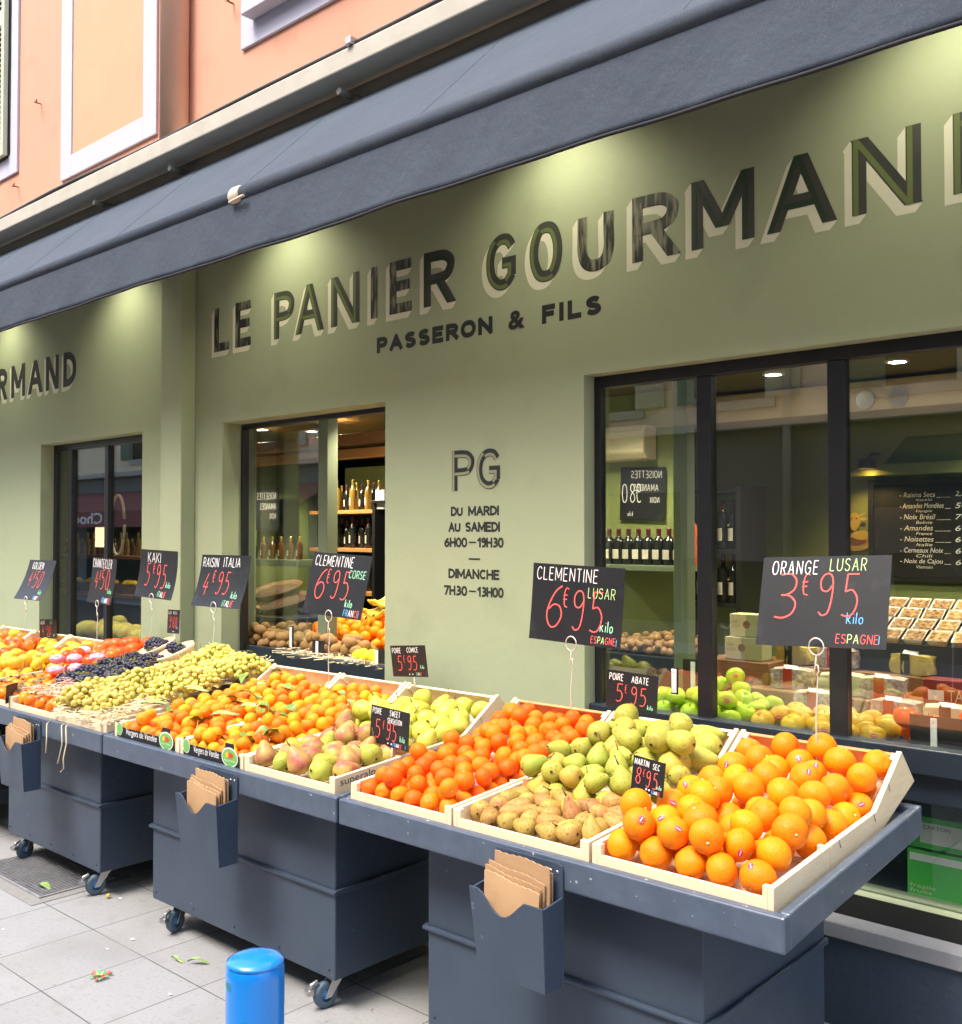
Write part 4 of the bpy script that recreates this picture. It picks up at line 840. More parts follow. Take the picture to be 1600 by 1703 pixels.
def pack(x0, x1, y0, y1, bed, cap, r, rv=.05, nmax=400, cand=220, jit=.006, row=False):
    """drop round fruit one by one into the lowest free spot until the heap reaches its height"""
    P = np.zeros((0, 3)); Rr = np.zeros(0); miss = 0
    if row:         # the front row stands shoulder to shoulder against the board
        n = int((x1-x0)/(2*r*1.01)); xs = x0+(x1-x0)*(np.arange(n)+.5)/n; ys = y0+r+rng.uniform(0, .006, n); Rr = r*(1+rng.uniform(-.04, .01, n))
        P = np.stack([xs, ys, np.array([bed(y) for y in ys])+Rr], 1)
    def settle(P, Rr, its=26):
        for it in range(its):
            sig = r*(.55 if it < its*.6 else .25)
            for i in range(len(P)):
                m = 10; rr = Rr[i]
                X = np.clip(P[i, 0]+rng.normal(0, sig, m), x0+rr, x1-rr); Y = np.clip(P[i, 1]+rng.normal(0, sig, m)-sig*.15, y0+rr, y1-rr)
                Z = np.array([bed(y) for y in Y])+rr; O = np.arange(len(P)) != i; Q, q = P[O], Rr[O]
                d2 = (X[:, None]-Q[:, 0])**2+(Y[:, None]-Q[:, 1])**2; sm = (rr+q)[None, :]*.975; nb = (d2 < sm*sm)
                hz = np.sqrt(np.maximum(sm*sm-d2, 0)); below = Q[None, :, 2] <= P[i, 2]
                up_ = np.where(nb & below, Q[None, :, 2]+hz, -9).max(1); Z = np.maximum(Z, up_)
                over = (nb & ~below & (Q[None, :, 2]-hz < Z[:, None]-1e-4)).any(1)
                sc = Z+.22*Y+np.where(over, 9, 0); k = int(np.argmin(sc))
                if sc[k] < P[i, 2]+.22*P[i, 1]-1e-5: P[i] = (X[k], Y[k], Z[k])
        return P
    rounds = 0
    while len(P) < nmax and rounds < 3:
        rr = r*(1+rng.uniform(-rv, rv)); X = rng.uniform(x0+rr, x1-rr, cand); Y = rng.uniform(y0+rr, y1-rr, cand)
        Z = np.array([bed(y) for y in Y])+rr
        if len(P):
            d2 = (X[:, None]-P[:, 0])**2+(Y[:, None]-P[:, 1])**2; s = (rr+Rr)[None, :]*.975
            h = np.where(d2 < s*s, P[:, 2]+np.sqrt(np.maximum(s*s-d2, 0)), -9); Z = np.maximum(Z, h.max(1))
        sc = Z-np.array([cap(x, y) for x, y in zip(X, Y)])
        i = int(np.argmin(sc))
        if sc[i] > rng.uniform(-jit, jit):
            miss += 1
            if miss >= 25: P = settle(P, Rr); rounds += 1; miss = 0
            continue
        P = np.vstack([P, (X[i], Y[i], Z[i])]); Rr = np.append(Rr, rr)
    keep = []       # fruit buried under the others is left out
    dirs = rng.normal(size=(90, 3)); dirs /= np.linalg.norm(dirs, axis=1)[:, None]
    for i in range(len(P)):
        vis = 0
        for cpos in ((0, 0, 1.65), (.35, .2, 1.65), (-.35, -.2, 1.65)):
            c = np.array(cpos); v = (c-P[i])/np.linalg.norm(c-P[i]); D = dirs[dirs@v > .05]; A = P[i]+D*Rr[i]; B = c-A; L = np.linalg.norm(B, axis=1); B = B/L[:, None]
            O = np.arange(len(P)) != i; W = P[O][None]-A[:, None]; tca = (W*B[:, None]).sum(2); d2 = (W**2).sum(2)-tca**2
            vis = max(vis, 1-((tca > 0) & (d2 < Rr[O][None]**2)).any(1).mean())
        if vis > .03: keep.append(i)
    P, Rr = P[keep], Rr[keep]
    return [(Vector(p), q) for p, q in zip(P, Rr)]
def rquat(): return Euler((random.uniform(0, 6.28), random.uniform(0, 6.28), random.uniform(0, 6.28))).to_quaternion()
CAMP = Vector((0, 0, 1.65))
def put(name, me, p, rot, sc, label, cat, group):
    o = link(bpy.data.objects.new(name, me)); o.location = p; o.rotation_mode = 'QUATERNION'; o.rotation_quaternion = rot; o.scale = (sc,)*3
    return tag(o, label, cat, group)
def child(name, me, par, q, loc=(0, 0, 0)):
    o = link(bpy.data.objects.new(name, me)); o.parent = par; o.rotation_mode = 'QUATERNION'; o.rotation_quaternion = q; o.location = loc; return o
def stick(par, me, rot, p):
    """sticker turned to a random outward direction on the visible side"""
    v = (CAMP-p).normalized(); d = (v+Vector((random.uniform(-.8, .8), random.uniform(-.5, .8), random.uniform(-.4, .8)))).normalized()
    q = d.to_track_quat('Z', 'Y') @ Euler((0, 0, random.uniform(0, 6.28))).to_quaternion(); return child('sticker', me, par, rot.inverted() @ q)
def bedmix(y0f, off=.0):
    def f(y):
        b = .80+(y-2.13)*.085 if y < 2.46 else .826+(y-2.46)*.06 if y < 2.78 else .848+(y-2.78)*.40
        return b+off
    return f
# oranges
xo0, xo1 = COLS['or']; ORA = [fm_citrus('orange', .0425, m_or, k) for k in range(4)]; STK = sticker_mesh(.0425*.985)
def cap_or(x, y): u = (x-(xo0+xo1)/2)/.25; return .898+.148*(y-2.17)+.022*(1-u*u)*min(1, (y-2.15)/.35)
for i, (p, r) in enumerate(pack(xo0+.017, xo1-.017, 2.145, 2.965, lambda y: max(bedmix(0)(y), cap_or(-1.278, y)-.155), cap_or, .0430, .06, cand=420, jit=.003, row=True)):
    q = rquat(); s = random.random() < .36
    o = put('orange', ORA[i % 4], p, q, r/.0425, 'big orange with a small red oval sticker, in the heap at the right' if s else 'plain big orange without a sticker, in the heap at the right', 'orange', 'stickered oranges in the right crate' if s else 'plain oranges in the right crate')
    if s: stick(o, STK, q, p)
# red clementines
xc0, xc1 = COLS['cl']; CLE = [fm_citrus('clementine', .0315, m_clem, k+.5) for k in range(4)]; STC = sticker_mesh(.0315*.985, True)
def cap_cl(x, y): u = (x-(xc0+xc1)/2)/.22; return .868+.145*(y-2.17)+.030*(1-u*u)*min(1, (y-2.15)/.3)
for i, (p, r) in enumerate(pack(xc0+.017, xc1-.017, 2.145, 2.965, lambda y: max(bedmix(0)(y), cap_cl(-2.25, y)-.12), cap_cl, .0315, .07, row=True)):
    q = rquat(); s = random.random() < .05
    o = put('clementine', CLE[i % 4], p, q, r/.0315, 'red clementine with a pale sticker, in the crate left of the russet pears' if s else 'glossy red clementine heaped in the crate left of the russet pears', 'clementine', 'stickered red clementines' if s else 'red clementines')
    if s: stick(o, STC, q, p)
# leafy clementines in two crates
CL2 = [fm_citrus('clementine', .0295, m_cl2, k+.2) for k in range(4)]
for key, where in (('c1', 'beside the white grapes'), ('c2', 'beside the blushed pears')):
    a, b = COLS[key]
    def cap(x, y): u = (x-(a+b)/2)/.22; return .852+.150*(y-2.17)+.022*(1-u*u)*min(1, (y-2.15)/.3)
    for i, (p, r) in enumerate(pack(a+.017, b-.017, 2.145, 2.965, lambda y: max(bedmix(0)(y), cap((a+b)/2, y)-.10), cap, .0295, .10, row=True)):
        q = rquat(); s = random.random() < .17
        o = put('clementine', CL2[i % 4], p, q, r/.0295, ('clementine with a green leaf on its stem, in the crate %s' if s else 'bare orange yellow clementine in the crate %s') % where, 'clementine', ('clementines with leaves ' if s else 'clementines ')+where)
        if s:
            for _ in range(random.choice((1, 1, 2))):
                d = Vector((random.uniform(-1, 1), random.uniform(-1, .4), random.uniform(.3, 1))).normalized(); lq = Euler((random.uniform(-.5, .5), random.uniform(-.3, .3), random.uniform(0, 6.28))).to_quaternion()
                child('leaf', random.choice(LEAF), o, q.inverted() @ lq, (q.inverted() @ (d*.033)))
# pears
def pears(key, n_mats, r, L, x0, x1, y0, y1, cap, labels, group, upright=.25, thick=.09, neck=.42, rv=.08):
    V = [[fm_pear('pear', r, L, m, k*1.3+.4+j, neck) for k in range(3)] for j, m in enumerate(n_mats)]
    for i, (p, rr) in enumerate(pack(x0, x1, y0, y1, lambda y: max(bedmix(0)(y), cap((x0+x1)/2, y)-thick), cap, r*1.06, rv, jit=.01)):
        j = random.randrange(len(n_mats))
        tilt = random.uniform(.2, .7) if random.random() < upright else random.uniform(1.15, 1.75); q = Euler((tilt, 0, PI+random.gauss(.3, 1.1))).to_quaternion()
        if tilt > 1:  # keep lying pears' necks inside the crate
            d = q @ Vector((0, 0, 1)); p = p - d*r*.25
        put('pear', V[j][i % 3], p, q, rr/(r*1.06), labels[j], 'pear', group[j])
a, b = COLS['pr']
pears('pr', [m_prm], .030, .092, a+.017, b-.017, 2.145, 2.44, lambda x, y: .858+.10*(y-2.17), ['small brown pear in the low front crate beside the oranges'], ['small brown pears'], .12, .075, .46)
pears('pr', [m_prg, m_prg, m_pry], .035, .088, a+.017, b-.017, 2.40, 2.72, lambda x, y: .905+.26*(y-2.45)+.02*math.cos((x-(a+b)/2)*6), ['round speckled green pear piled behind the small brown pears', 'round speckled green pear piled behind the small brown pears', 'round golden spotted pear piled behind the small brown pears'], ['round green pears', 'round green pears', 'round golden pears'], .15, .10, .52)
pears('pr', [m_prg, m_prg, m_pry], .041, .130, a+.017, b-.017, 2.66, 2.97, lambda x, y: .905+.26*(y-2.45)+.02*math.cos((x-(a+b)/2)*6), ['large green russet pear lying at the back of the pear column', 'large green russet pear lying at the back of the pear column', 'large golden spotted pear lying at the back of the pear column'], ['large green russet pears', 'large green russet pears', 'large golden russet pears'], 0, .10, .52)
a2, b2 = COLS['p2']
pears('p2', [m_prp, m_prp, m_prg], .041, .104, a2+.017, b2-.017, 2.145, 2.60, lambda x, y: .866+.16*(y-2.17), ['pink blushed pear in the crate beside the red clementines', 'pink blushed pear in the crate beside the red clementines', 'green yellow pear mixed among the pink blushed pears'], ['pink blushed pears', 'pink blushed pears', 'green pears among the blushed ones'], .35, .09, .48)
m_prc = fruitmat('pale green pear skin', (.50, .54, .06), (.60, .56, .10), sc=10, rough=.36, bump=(100, .08, .002), rnd=.08, hue=.01, fine=(120, (.34, .28, .06), .62, .72))
pears('p2', [m_prc], .040, .098, a2+.017, b2-.017, 2.58, 2.96, lambda x, y: .935+.20*(y-2.6), ['pale green pear at the back of the blushed pear column'], ['pale green pears'], .35, .09, .52)
# sheet of orange paper between small and large pears
bm = NB(); n = 16
for i in range(n):
    u0, u1 = i/n, (i+1)/n; f = lambda u: (a+.02+(b-a-.04)*u, 2.43+.012*math.sin(u*7), .885-.02*u+.01*math.sin(u*11))
    p0, p1 = f(u0), f(u1); quad(bm, [(p0[0], p0[1], p0[2]-.04), (p1[0], p1[1], p1[2]-.04), p1, p0]); 
tag(obj('paper_sheet', bm, m_liner, loc=((a+b)/2, 2.43, .86)), 'strip of orange packing paper between the small and the large pears', 'paper')
# persimmons
KAK = [fm_kaki('persimmon', .040, m_kaki, k*.9) for k in range(3)]; TOM = [fm_kaki('persimmon', .043, m_tomk, k*.9, False, .92) for k in range(3)]
def capk(x, y): return .868+.10*(y-2.15)
for key, y1 in (('k2', 2.36), ('k1', 2.62)):
    a, b = COLS[key]
    for i, (p, r) in enumerate(pack(a+.017, b-.017, 2.145, y1, lambda y: max(bedmix(0)(y), capk(0, y)-.10), capk, .040, .08, jit=.008)):
        q = Euler((random.uniform(-.5, 1.6), random.uniform(-.4, .4), random.uniform(0, 6.28))).to_quaternion()
        put('persimmon', KAK[i % 3], p, q, r/.04, 'orange persimmon with a dry brown calyx at the front of the %s' % ('black grape column' if key == 'k2' else 'wrapped fruit column'), 'persimmon', 'persimmons in front of the %s' % ('black grapes' if key == 'k2' else 'wrapped fruit'))
a, b = COLS['k1']
for i, (p, r) in enumerate(pack(a+.017, b-.017, 2.60, 2.97, lambda y: max(bedmix(0)(y), .99+.20*(y-2.75)-.12), lambda x, y: .998+.20*(y-2.70)+.02*(x-a)*2, .043, .06)):
    put('persimmon', TOM[i % 3], p, Euler((random.uniform(-.4, .4), random.uniform(-.4, .4), random.uniform(0, 6.28))).to_quaternion(), r/.043, 'shiny red persimmon without calyx, heaped below the kaki sign', 'persimmon', 'shiny red persimmons')
m_tissue = pm('pink tissue', (.72, .24, .32), .7, noise=(30, .2), col2=(.78, .46, .54), bump=(70, .6, .004)); m_tissw = pm('white tissue', (.80, .76, .80), .7, bump=(70, .6, .004))
for i, (x, y, z) in enumerate(((-5.30, 2.60, .975), (-5.16, 2.66, .985), (-5.42, 2.56, .965), (-5.12, 2.52, .945), (-5.22, 2.46, .935), (-5.40, 2.70, 1.0))):
    bm = NB(); bmesh.ops.create_icosphere(bm, subdivisions=3, radius=.042)
    for v in bm.verts:
        n = v.co.normalized(); v.co *= 1+.10*math.sin(n.x*9+i)*math.sin(n.y*11+n.z*7)+.06*math.sin(n.z*23+i*2); v.co.z *= .62
    o = tag(obj('tissue_wrap', bm, m_tissw if i == 5 else m_tissue, smooth=False, local=True), 'crumpled white tissue wrap on the persimmons' if i == 5 else 'crumpled pink tissue wrap lying among the persimmons', 'tissue', None if i == 5 else 'pink tissue wraps'); o.location = (x, y, z)
# apples on the left cart
YAP = [fm_apple('apple', .040, m_yap, k*1.1) for k in range(3)]; RAP = [fm_apple('apple', .041, m_rap, k*1.1) for k in range(3)]
for key in ('a1', 'a2', 'a3'):
    a, b = COLS[key]
    for i, (p, r) in enumerate(pack(a+.017, b-.017, 2.3 if key == 'a1' else 2.5, 2.97, lambda y: max(bedmix(0)(y), .87+.17*(y-2.17)-.10), lambda x, y: .868+.17*(y-2.17), .040, .07)):
        red = random.random() < (.12 if key == 'a1' else .5 if p.y > 2.7 else .2); q = Euler((random.uniform(-.8, .8), random.uniform(-.8, .8), random.uniform(0, 6.28))).to_quaternion()
        put('apple', (RAP if red else YAP)[i % 3], p, q, r/.04, 'red blushed apple on the cart left of the persimmons' if red else 'yellow apple on the cart left of the persimmons', 'apple', 'red apples on the left cart' if red else 'yellow apples on the left cart')
# grapes
m_wg = pm('white grape skin', (.57, .54, .11), .2, noise=(60, .3), col2=(.66, .51, .11), rnd=.12, hue=.014, spec=.5, sss=.45); m_bg = pm('black grape skin', (.022, .020, .045), .42, noise=(60, .3), col2=(.055, .055, .10), rnd=.2, spec=.4); m_twig = pm('grape twig', (.25, .26, .07), .8)
def bunch(name, R, ax, n, seed):
    rg = np.random.default_rng(seed); pts = []
    tries = 0
    while len(pts) < n and tries < 9000:
        tries += 1; v = rg.normal(size=3); v /= np.linalg.norm(v); t = v[0]; p = v*np.array(ax)*rg.uniform(.72, 1.0); p[1] *= (1-.35*t); p[2] *= (1-.25*t)
        if p[2] < -.4*ax[2]: continue
        if all(np.linalg.norm(p-q) > R*1.62 for q in pts): pts.append(p)
    bm = NB()
    for p in pts:
        n0 = len(bm.verts); e = rg.uniform(.88, 1.1); bmesh.ops.create_icosphere(bm, subdivisions=2, radius=R*e, matrix=Matrix.Translation(p) @ Euler(tuple(rg.uniform(0, 6, 3))).to_matrix().to_4x4() @ Matrix.Diagonal((1, 1, 1.12, 1)))
    st = NB(); tube(st, [(-ax[0]*1.18, .01, ax[2]*.9), (-ax[0]*.8, 0, ax[2]*.6), (0, 0, ax[2]*.5), (ax[0]*.8, 0, 0)], .0022, 6)
    for k in range(5):
        x = ax[0]*rg.uniform(-.9, .7); tube(st, [(x, 0, ax[2]*.5), (x+.01, rg.uniform(-.03, .03), ax[2]*rg.uniform(1.05, 1.35)), (x+.025, rg.uniform(-.05, .05), ax[2]*rg.uniform(.9, 1.3))], .0014, 5)
    return bm, st
WG = []; BG = []
for k in range(3):
    a_, b_ = bunch('w', .0138, (.110, .075, .050), 66, k+1); WG.append((mesh(a_, m_wg, True, 'berries'), mesh(b_, m_twig, True, 'stem')))
    a_, b_ = bunch('b', .0098, (.085, .062, .042), 78, k+11); BG.append((mesh(a_, m_bg, True, 'berries'), mesh(b_, m_twig, True, 'stem')))
def put_bunch(V, p, rz, label, group, sc=1, tl=0):
    t = thing('grape_bunch', label, 'grapes', p, group); t.rotation_euler = (tl, random.uniform(-.15, .15), rz); t.scale = (sc,)*3
    for nm, me in zip(('berries', 'stem'), V): o = link(bpy.data.objects.new(nm, me)); o.parent = t
def gz_(y): return .868+.20*(y-2.2)
k = 0
for y in (2.24, 2.37, 2.50, 2.63, 2.76, 2.88):
    for x in (-4.52, -4.40, -4.285) + ((-4.19,) if y > 2.45 else ()):
        k += 1; sh = -.06*(y > 2.5)*0
        put_bunch(WG[k % 3], (x+.02*math.sin(k*2.1)+(.09 if y > 2.6 else .06 if y > 2.45 else 0), y+.015*math.sin(k*3), gz_(y)+.012+(.02 if x == -4.40 else 0)), random.uniform(-.7, .7)+(PI if k % 2 else 0)+.6, 'pale green grape bunch bedded on wood wool beside the leafy clementines', 'white grape bunches', random.uniform(.9, 1.05), .12)
k = 0
for x, y, z in ((-4.90, 2.40, .915), (-4.76, 2.40, .915), (-4.95, 2.50, .935), (-4.80, 2.52, .945), (-4.66, 2.50, .935), (-4.96, 2.63, .965), (-4.82, 2.64, .970), (-4.68, 2.62, .965), (-4.93, 2.74, .985), (-4.78, 2.76, .99)):
    k += 1; put_bunch(BG[k % 3], (x, y, z), random.uniform(0, 6.28), 'dusty black grape bunch between the persimmons and the white grapes', 'black grape bunches', random.uniform(.9, 1.05))
# two chip baskets of black grapes
m_chip = pm('chip basket wood', (.74, .58, .36), .65, noise=(10, .3), col2=(.62, .45, .25))
for i, (x, y, z) in enumerate(((-4.93, 2.90, 1.035), (-4.70, 2.87, 1.03))):
    lab = ('left', 'right')[i]
    t = thing('chip_basket', 'round chip wood basket of black grapes, the %s one of two under the kaki sign' % lab, 'basket', (x, y, z-.04)); t.rotation_euler = (R_(22), R_(-8), 0)
    bm = NB(); lathe(bm, [(0, .004), (.085, .004), (.100, .062), (.106, .062), (.106, .060), (.090, 0), (0, 0)], 28); obj('basket', bm, m_chip, t, local=True)
    bm = NB(); lathe(bm, [(.1065, .044), (.1085, .046), (.1085, .060), (.1065, .062), (.105, .060)], 28); obj('rim', bm, m_woodend, t, local=True)
    put_bunch(BG[i], (x, y-.01, z+.012), .6+i*2, 'black grape bunch inside the %s chip basket' % lab, None, .9, R_(20))
# wood wool
def straw_bm(n, fx, fy, fz, L=(.04, .09), wd=.0016, lift=.03):
    bm = NB()
    for _ in range(n):
        x, y = fx(), fy(); z = fz(x, y)+random.random()**2*lift; a = random.uniform(0, 6.28); c = random.uniform(-22, 22); l = random.uniform(*L); m = 6; P = []; pz = random.uniform(-.3, .45)
        px, py, pzz = x, y, z
        for i in range(m+1):
            P.append((px, py, pzz)); ds = l/m; px += math.cos(a)*ds; py += math.sin(a)*ds; a += c*ds+random.uniform(-.25, .25); pzz += (pz-i/m*.8*pz*2)*ds
        ang = random.uniform(-1, 1)
        for i in range(m):
            p, q = Vector(P[i]), Vector(P[i+1]); s = (q-p).cross(Vector((math.sin(ang), 0, math.cos(ang)))).normalized()*wd
            quad(bm, [p-s, q-s, q+s, p+s])
    return bm
gx0, gx1 = COLS['gr']
bm = straw_bm(5200, lambda: random.uniform(gx0-.02, gx1-.01), lambda: random.uniform(2.14, 3.0), lambda x, y: gz_(y)-.030+.02*(x-gx0), lift=.035)
for _ in range(1): pass
tag(obj('wood_wool', bm, m_straw), 'pale wood wool bedding under the white grapes', 'wood wool', kind='stuff')
bm = NB(); n = 10
for i in range(n):
    y0, y1 = 2.15+.83*i/n, 2.15+.83*(i+1)/n
    quad(bm, [(gx0+.012, y0, gz_(y0)-.035), (gx1-.012, y0, gz_(y0)-.035), (gx1-.012, y1, gz_(y1)-.035), (gx0+.012, y1, gz_(y1)-.035)])
tag(obj('paper_sheet', bm, m_straw, loc=(-4.3, 2.6, .9)), 'straw coloured paper lining the white grape crates', 'paper')
bm = straw_bm(420, lambda: random.uniform(-4.9, -4.5), lambda: random.uniform(2.18, 2.42), lambda x, y: .885+.1*(y-2.15), lift=.03)
tag(obj('wood_wool', bm, pm('pinkish wood wool', (.80, .55, .45), .7)), 'pinkish wood wool in front of the black grapes', 'wood wool', kind='stuff')
for dx, pts in zip((.355, .20, .20), ([(-4.86, 2.10, .808), (-4.87, 2.088, .79), (-4.865, 2.086, .73), (-4.872, 2.085, .66)], [(-4.57, 2.10, .81), (-4.575, 2.09, .80), (-4.56, 2.086, .72), (-4.60, 2.085, .63)], [(-4.53, 2.10, .81), (-4.535, 2.09, .80), (-4.52, 2.086, .73), (-4.545, 2.085, .66), (-4.53, 2.08, .62), (-4.56, 2.08, .60)])):
    pts = [(a+dx, b_, c_) for a, b_, c_ in pts]
    bm = NB(); tube(bm, pts, .0028, 6); tag(obj('wood_strand', bm, m_straw, loc=pts[0]), 'thin pale wood wool strand hanging over the rim of the grape cart', 'wood wool strand', 'strands hanging from the grape cart')

# ---------------------------------------------------------------- price signs
def sign(x, y, z, W, H, lean, roll, label, rows, base=None, bend=0, yaw=0, stake=True, clip=True, name='price_sign', mat=None, th=.0012, rnd=.0, wr=None):
    """rows: (text, colours, u, v, height, x-stretch, stroke) in board units (u,v from the lower left, fractions of W and H)"""
    bx, by, bz = base or (x, y, z)
    t = thing(name, label, 'price sign', (bx, by, bz))
    Mx = Matrix.Translation((x-bx, y-by, z-bz)) @ Matrix.Rotation(R_(yaw), 4, 'Z') @ Matrix.Rotation(-R_(lean), 4, 'X') @ Matrix.Rotation(-R_(roll), 4, 'Y')
    def bp(u, v, off): return Vector((u-W/2, -off+bend*((v/H-.45)**2)*-1, v))
    bm = NB(); n = 10; G = [[None]*(n+1) for _ in range(3)]
    F = [[bm.verts.new(bp(W*i/2, H*j/n, 0)) for j in range(n+1)] for i in range(3)]; B = [[bm.verts.new(bp(W*i/2, H*j/n, -th)) for j in range(n+1)] for i in range(3)]
    for i in range(2):
        for j in range(n): bm.faces.new((F[i][j], F[i+1][j], F[i+1][j+1], F[i][j+1])); bm.faces.new((B[i][j+1], B[i+1][j+1], B[i+1][j], B[i][j]))
    for j in range(n): bm.faces.new((F[0][j], F[0][j+1], B[0][j+1], B[0][j])); bm.faces.new((B[2][j], B[2][j+1], F[2][j+1], F[2][j]))
    for i in range(2): bm.faces.new((F[i+1][0], F[i][0], B[i][0], B[i+1][0])); bm.faces.new((F[i][n], F[i+1][n], B[i+1][n], B[i][n]))
    b = obj('board', bm, mat or m_board, t, local=True); b.matrix_local = Mx
    for (txt, cols, u, v, h, sx, sw) in rows:
        hh = h*H; mir = sw < 0; sw = abs(sw)
        grp = {}; run = 0
        xx = 0
        for k, ch in enumerate(txt):
            c = cols[min(k, len(cols)-1)]; up_ = 1.0; dz = 0
            if ch == 'e': up_, dz = .50, .50     # raised euro sign
            pl = layout(ch, xx, dz*hh, hh*up_, sx, .24, .10, .04); run += k > 0 and c != cols[min(k-1, len(cols)-1)]; grp.setdefault((c, run), []).extend(pl); xx += (GL[ch][0]*sx+.24)*hh*up_
        for (c, _), pls in grp.items():
            sw_ = sw*.82; P = [[(u*W+(W*.9-px if mir else px), v*H+pz) for px, pz in q] for q in pls]
            o = obj('writing', strokes_mesh(P, sw_*hh, lambda a, q, e: bp(a, q, .0012+e)), CH[c], b, local=True)
    if stake:
        bm = NB(); top = (Mx @ Vector((0, -.004, .0))); l = top+Vector((0, -.004, 0)); r = .019*W/.4+.004; pts = [(0, .006, -.03), (.001, .003, l.z*.2), (.0015, .001, l.z*.4), (l.x+.002, l.y, l.z-.085)]
        for k in range(5): a = k/4*PI*1.6+PI*1.5; pts.append((l.x+math.cos(a)*.007, l.y-.003, l.z-.066+math.sin(a)*.016))
        for k in range(17): a = -PI/2-k/16*2*PI; pts.append((l.x+math.cos(a)*r, l.y-.005, l.z+r*.05+math.sin(a)*r*1.1))
        pts.append((l.x-.006, l.y-.004, l.z-.05))
        tube(bm, pts, .0022, 6); obj('wire_stand', bm, m_wire, t, local=True)
    elif clip:
        bm = NB(); cyl(bm, (W*.08, .004, -.07), .003, .09, 8); o = obj('stake', bm, m_wire, t, local=True); o.matrix_local = Mx
        for k in (-.09, .0):
            bm = NB(); lathe(bm, [(0, .002), (.003, .001), (.003, 0)], 8); bmesh.ops.transform(bm, matrix=Matrix.Translation((W*(.08+k), -.0005, .010)) @ Matrix.Rotation(PI/2, 4, 'X'), verts=bm.verts); o = obj('rivet', bm, m_white, t, local=True); o.matrix_local = Mx
    return t
FR = 'bbwwrrb'; IT = 'ggwwrrb'; ES = 'rrllrrrb'
sign(-1.237, 2.87, 1.318, .395, .278, 17, 2, 'big blackboard price sign reading orange lusar above the oranges', [('ORANGE', 'w', .085, .80, .15, .66, .085), ('LUSAR', 'l', .545, .835, .135, .72, .085), ('3', 'r', .13, .30, .50, .90, .046), ('e', 'r', .335, .30, .50, .95, .036), ('95', 'r', .47, .34, .46, .70, .046), ('kilo', 'b', .70, .26, .12, .9, .11), ('ESPAGNE', ES, .63, .05, .095, .85, .11), ('I', 'b', .945, .05, .09, 1, .12)], base=(-1.241, 2.858, .985))
sign(-2.177, 2.93, 1.255, .41, .283, 4, -1.8, 'big blackboard price sign reading clementine lusar above the red clementines', [('CLEMENTINE', 'w', .05, .79, .165, .78, .085), ('LUSAR', 'l', .63, .60, .13, .82, .09), ('6', 'r', .18, .18, .54, .90, .046), ('e', 'r', .36, .18, .52, .95, .036), ('95', 'r', .47, .18, .50, .70, .046), ('kilo', 'm', .78, .19, .135, .85, .11), ('ESPAGNE', ES, .69, .04, .085, .78, .12), ('I', 'b', .955, .03, .08, 1, .13)], base=(-2.181, 2.918, .985), bend=.012)
sign(-3.491, 2.892, 1.285, .405, .283, 12, -2.2, 'big blackboard price sign reading clementine corse above the leafy clementines', [('CLEMENTINE', 'w', .06, .79, .165, .74, .09), ('CORSE', 'm', .68, .63, .12, .85, .11), ('6', 'r', .14, .26, .48, .90, .046), ('e', 'r', .31, .26, .48, .95, .036), ('95', 'r', .42, .28, .44, .70, .046), ('kilo', 'm', .70, .17, .12, .85, .12), ('FRANCE', FR, .70, .03, .10, .72, .12), ('I', 'b', .945, .03, .09, 1, .14)], base=(-3.495, 2.880, .985))
sign(-4.373, 2.877, 1.281, .43, .27, 16, 0, 'big curled blackboard price sign reading raisin italia above the white grapes', [('RAISIN', 'w', .05, .77, .17, .80, .10), ('ITALIA', 'w', .48, .78, .17, .86, .10), ('4', 'r', .14, .22, .42, .72, .045), ('e', 'r', .30, .24, .46, .95, .036), ('95', 'r', .42, .26, .42, .66, .045), ('kilo', 'm', .76, .19, .13, .85, .12), ('ITALIE', IT, .64, .03, .11, .85, .13)], base=(-4.377, 2.865, .985), bend=.05)
sign(-5.024, 2.91, 1.299, .39, .265, 9, -1.5, 'curled blackboard price sign reading kaki above the red persimmons', [('KAKI', 'w', .22, .74, .20, 1.05, .09), ('5', 'r', .20, .25, .46, .62, .045), ('e', 'r', .38, .26, .48, .95, .036), ('95', 'r', .48, .22, .48, .56, .045), ('kilo', 'm', .78, .24, .12, .8, .13), ('ITALIE', IT, .62, .04, .11, .72, .14)], base=(-5.028, 2.898, .985), bend=.05)
sign(-5.64, 2.914, 1.241, .29, .27, 8, -2, 'narrow turned blackboard price sign reading chantecler above the yellow apples', [('CHANTECLER', 'w', .04, .78, .19, .42, .09), ('4', 'r', .20, .32, .38, .6, .05), ('e', 'r', .36, .30, .42, .9, .036), ('50', 'r', .44, .32, .42, .6, .045), ('kilo', 'g', .78, .24, .11, .8, .13), ('FRANCE', FR, .62, .03, .11, .55, .15)], base=(-5.644, 2.902, .985), bend=.03)
sign(-6.415, 2.836, 1.231, .375, .27, 24, 0, 'leaning blackboard price sign reading golden at the left of the cart row', [('GOLDEN', 'w', .18, .78, .16, .72, .10), ('4', 'r', .22, .36, .36, .62, .05), ('e', 'r', .36, .32, .40, .9, .036), ('50', 'r', .44, .32, .40, .66, .045), ('kilo', 'g', .78, .16, .11, .8, .13), ('FRANCE', FR, .70, .02, .09, .55, .15)], base=(-6.419, 2.824, .985), bend=.05)
SM = dict(stake=False)
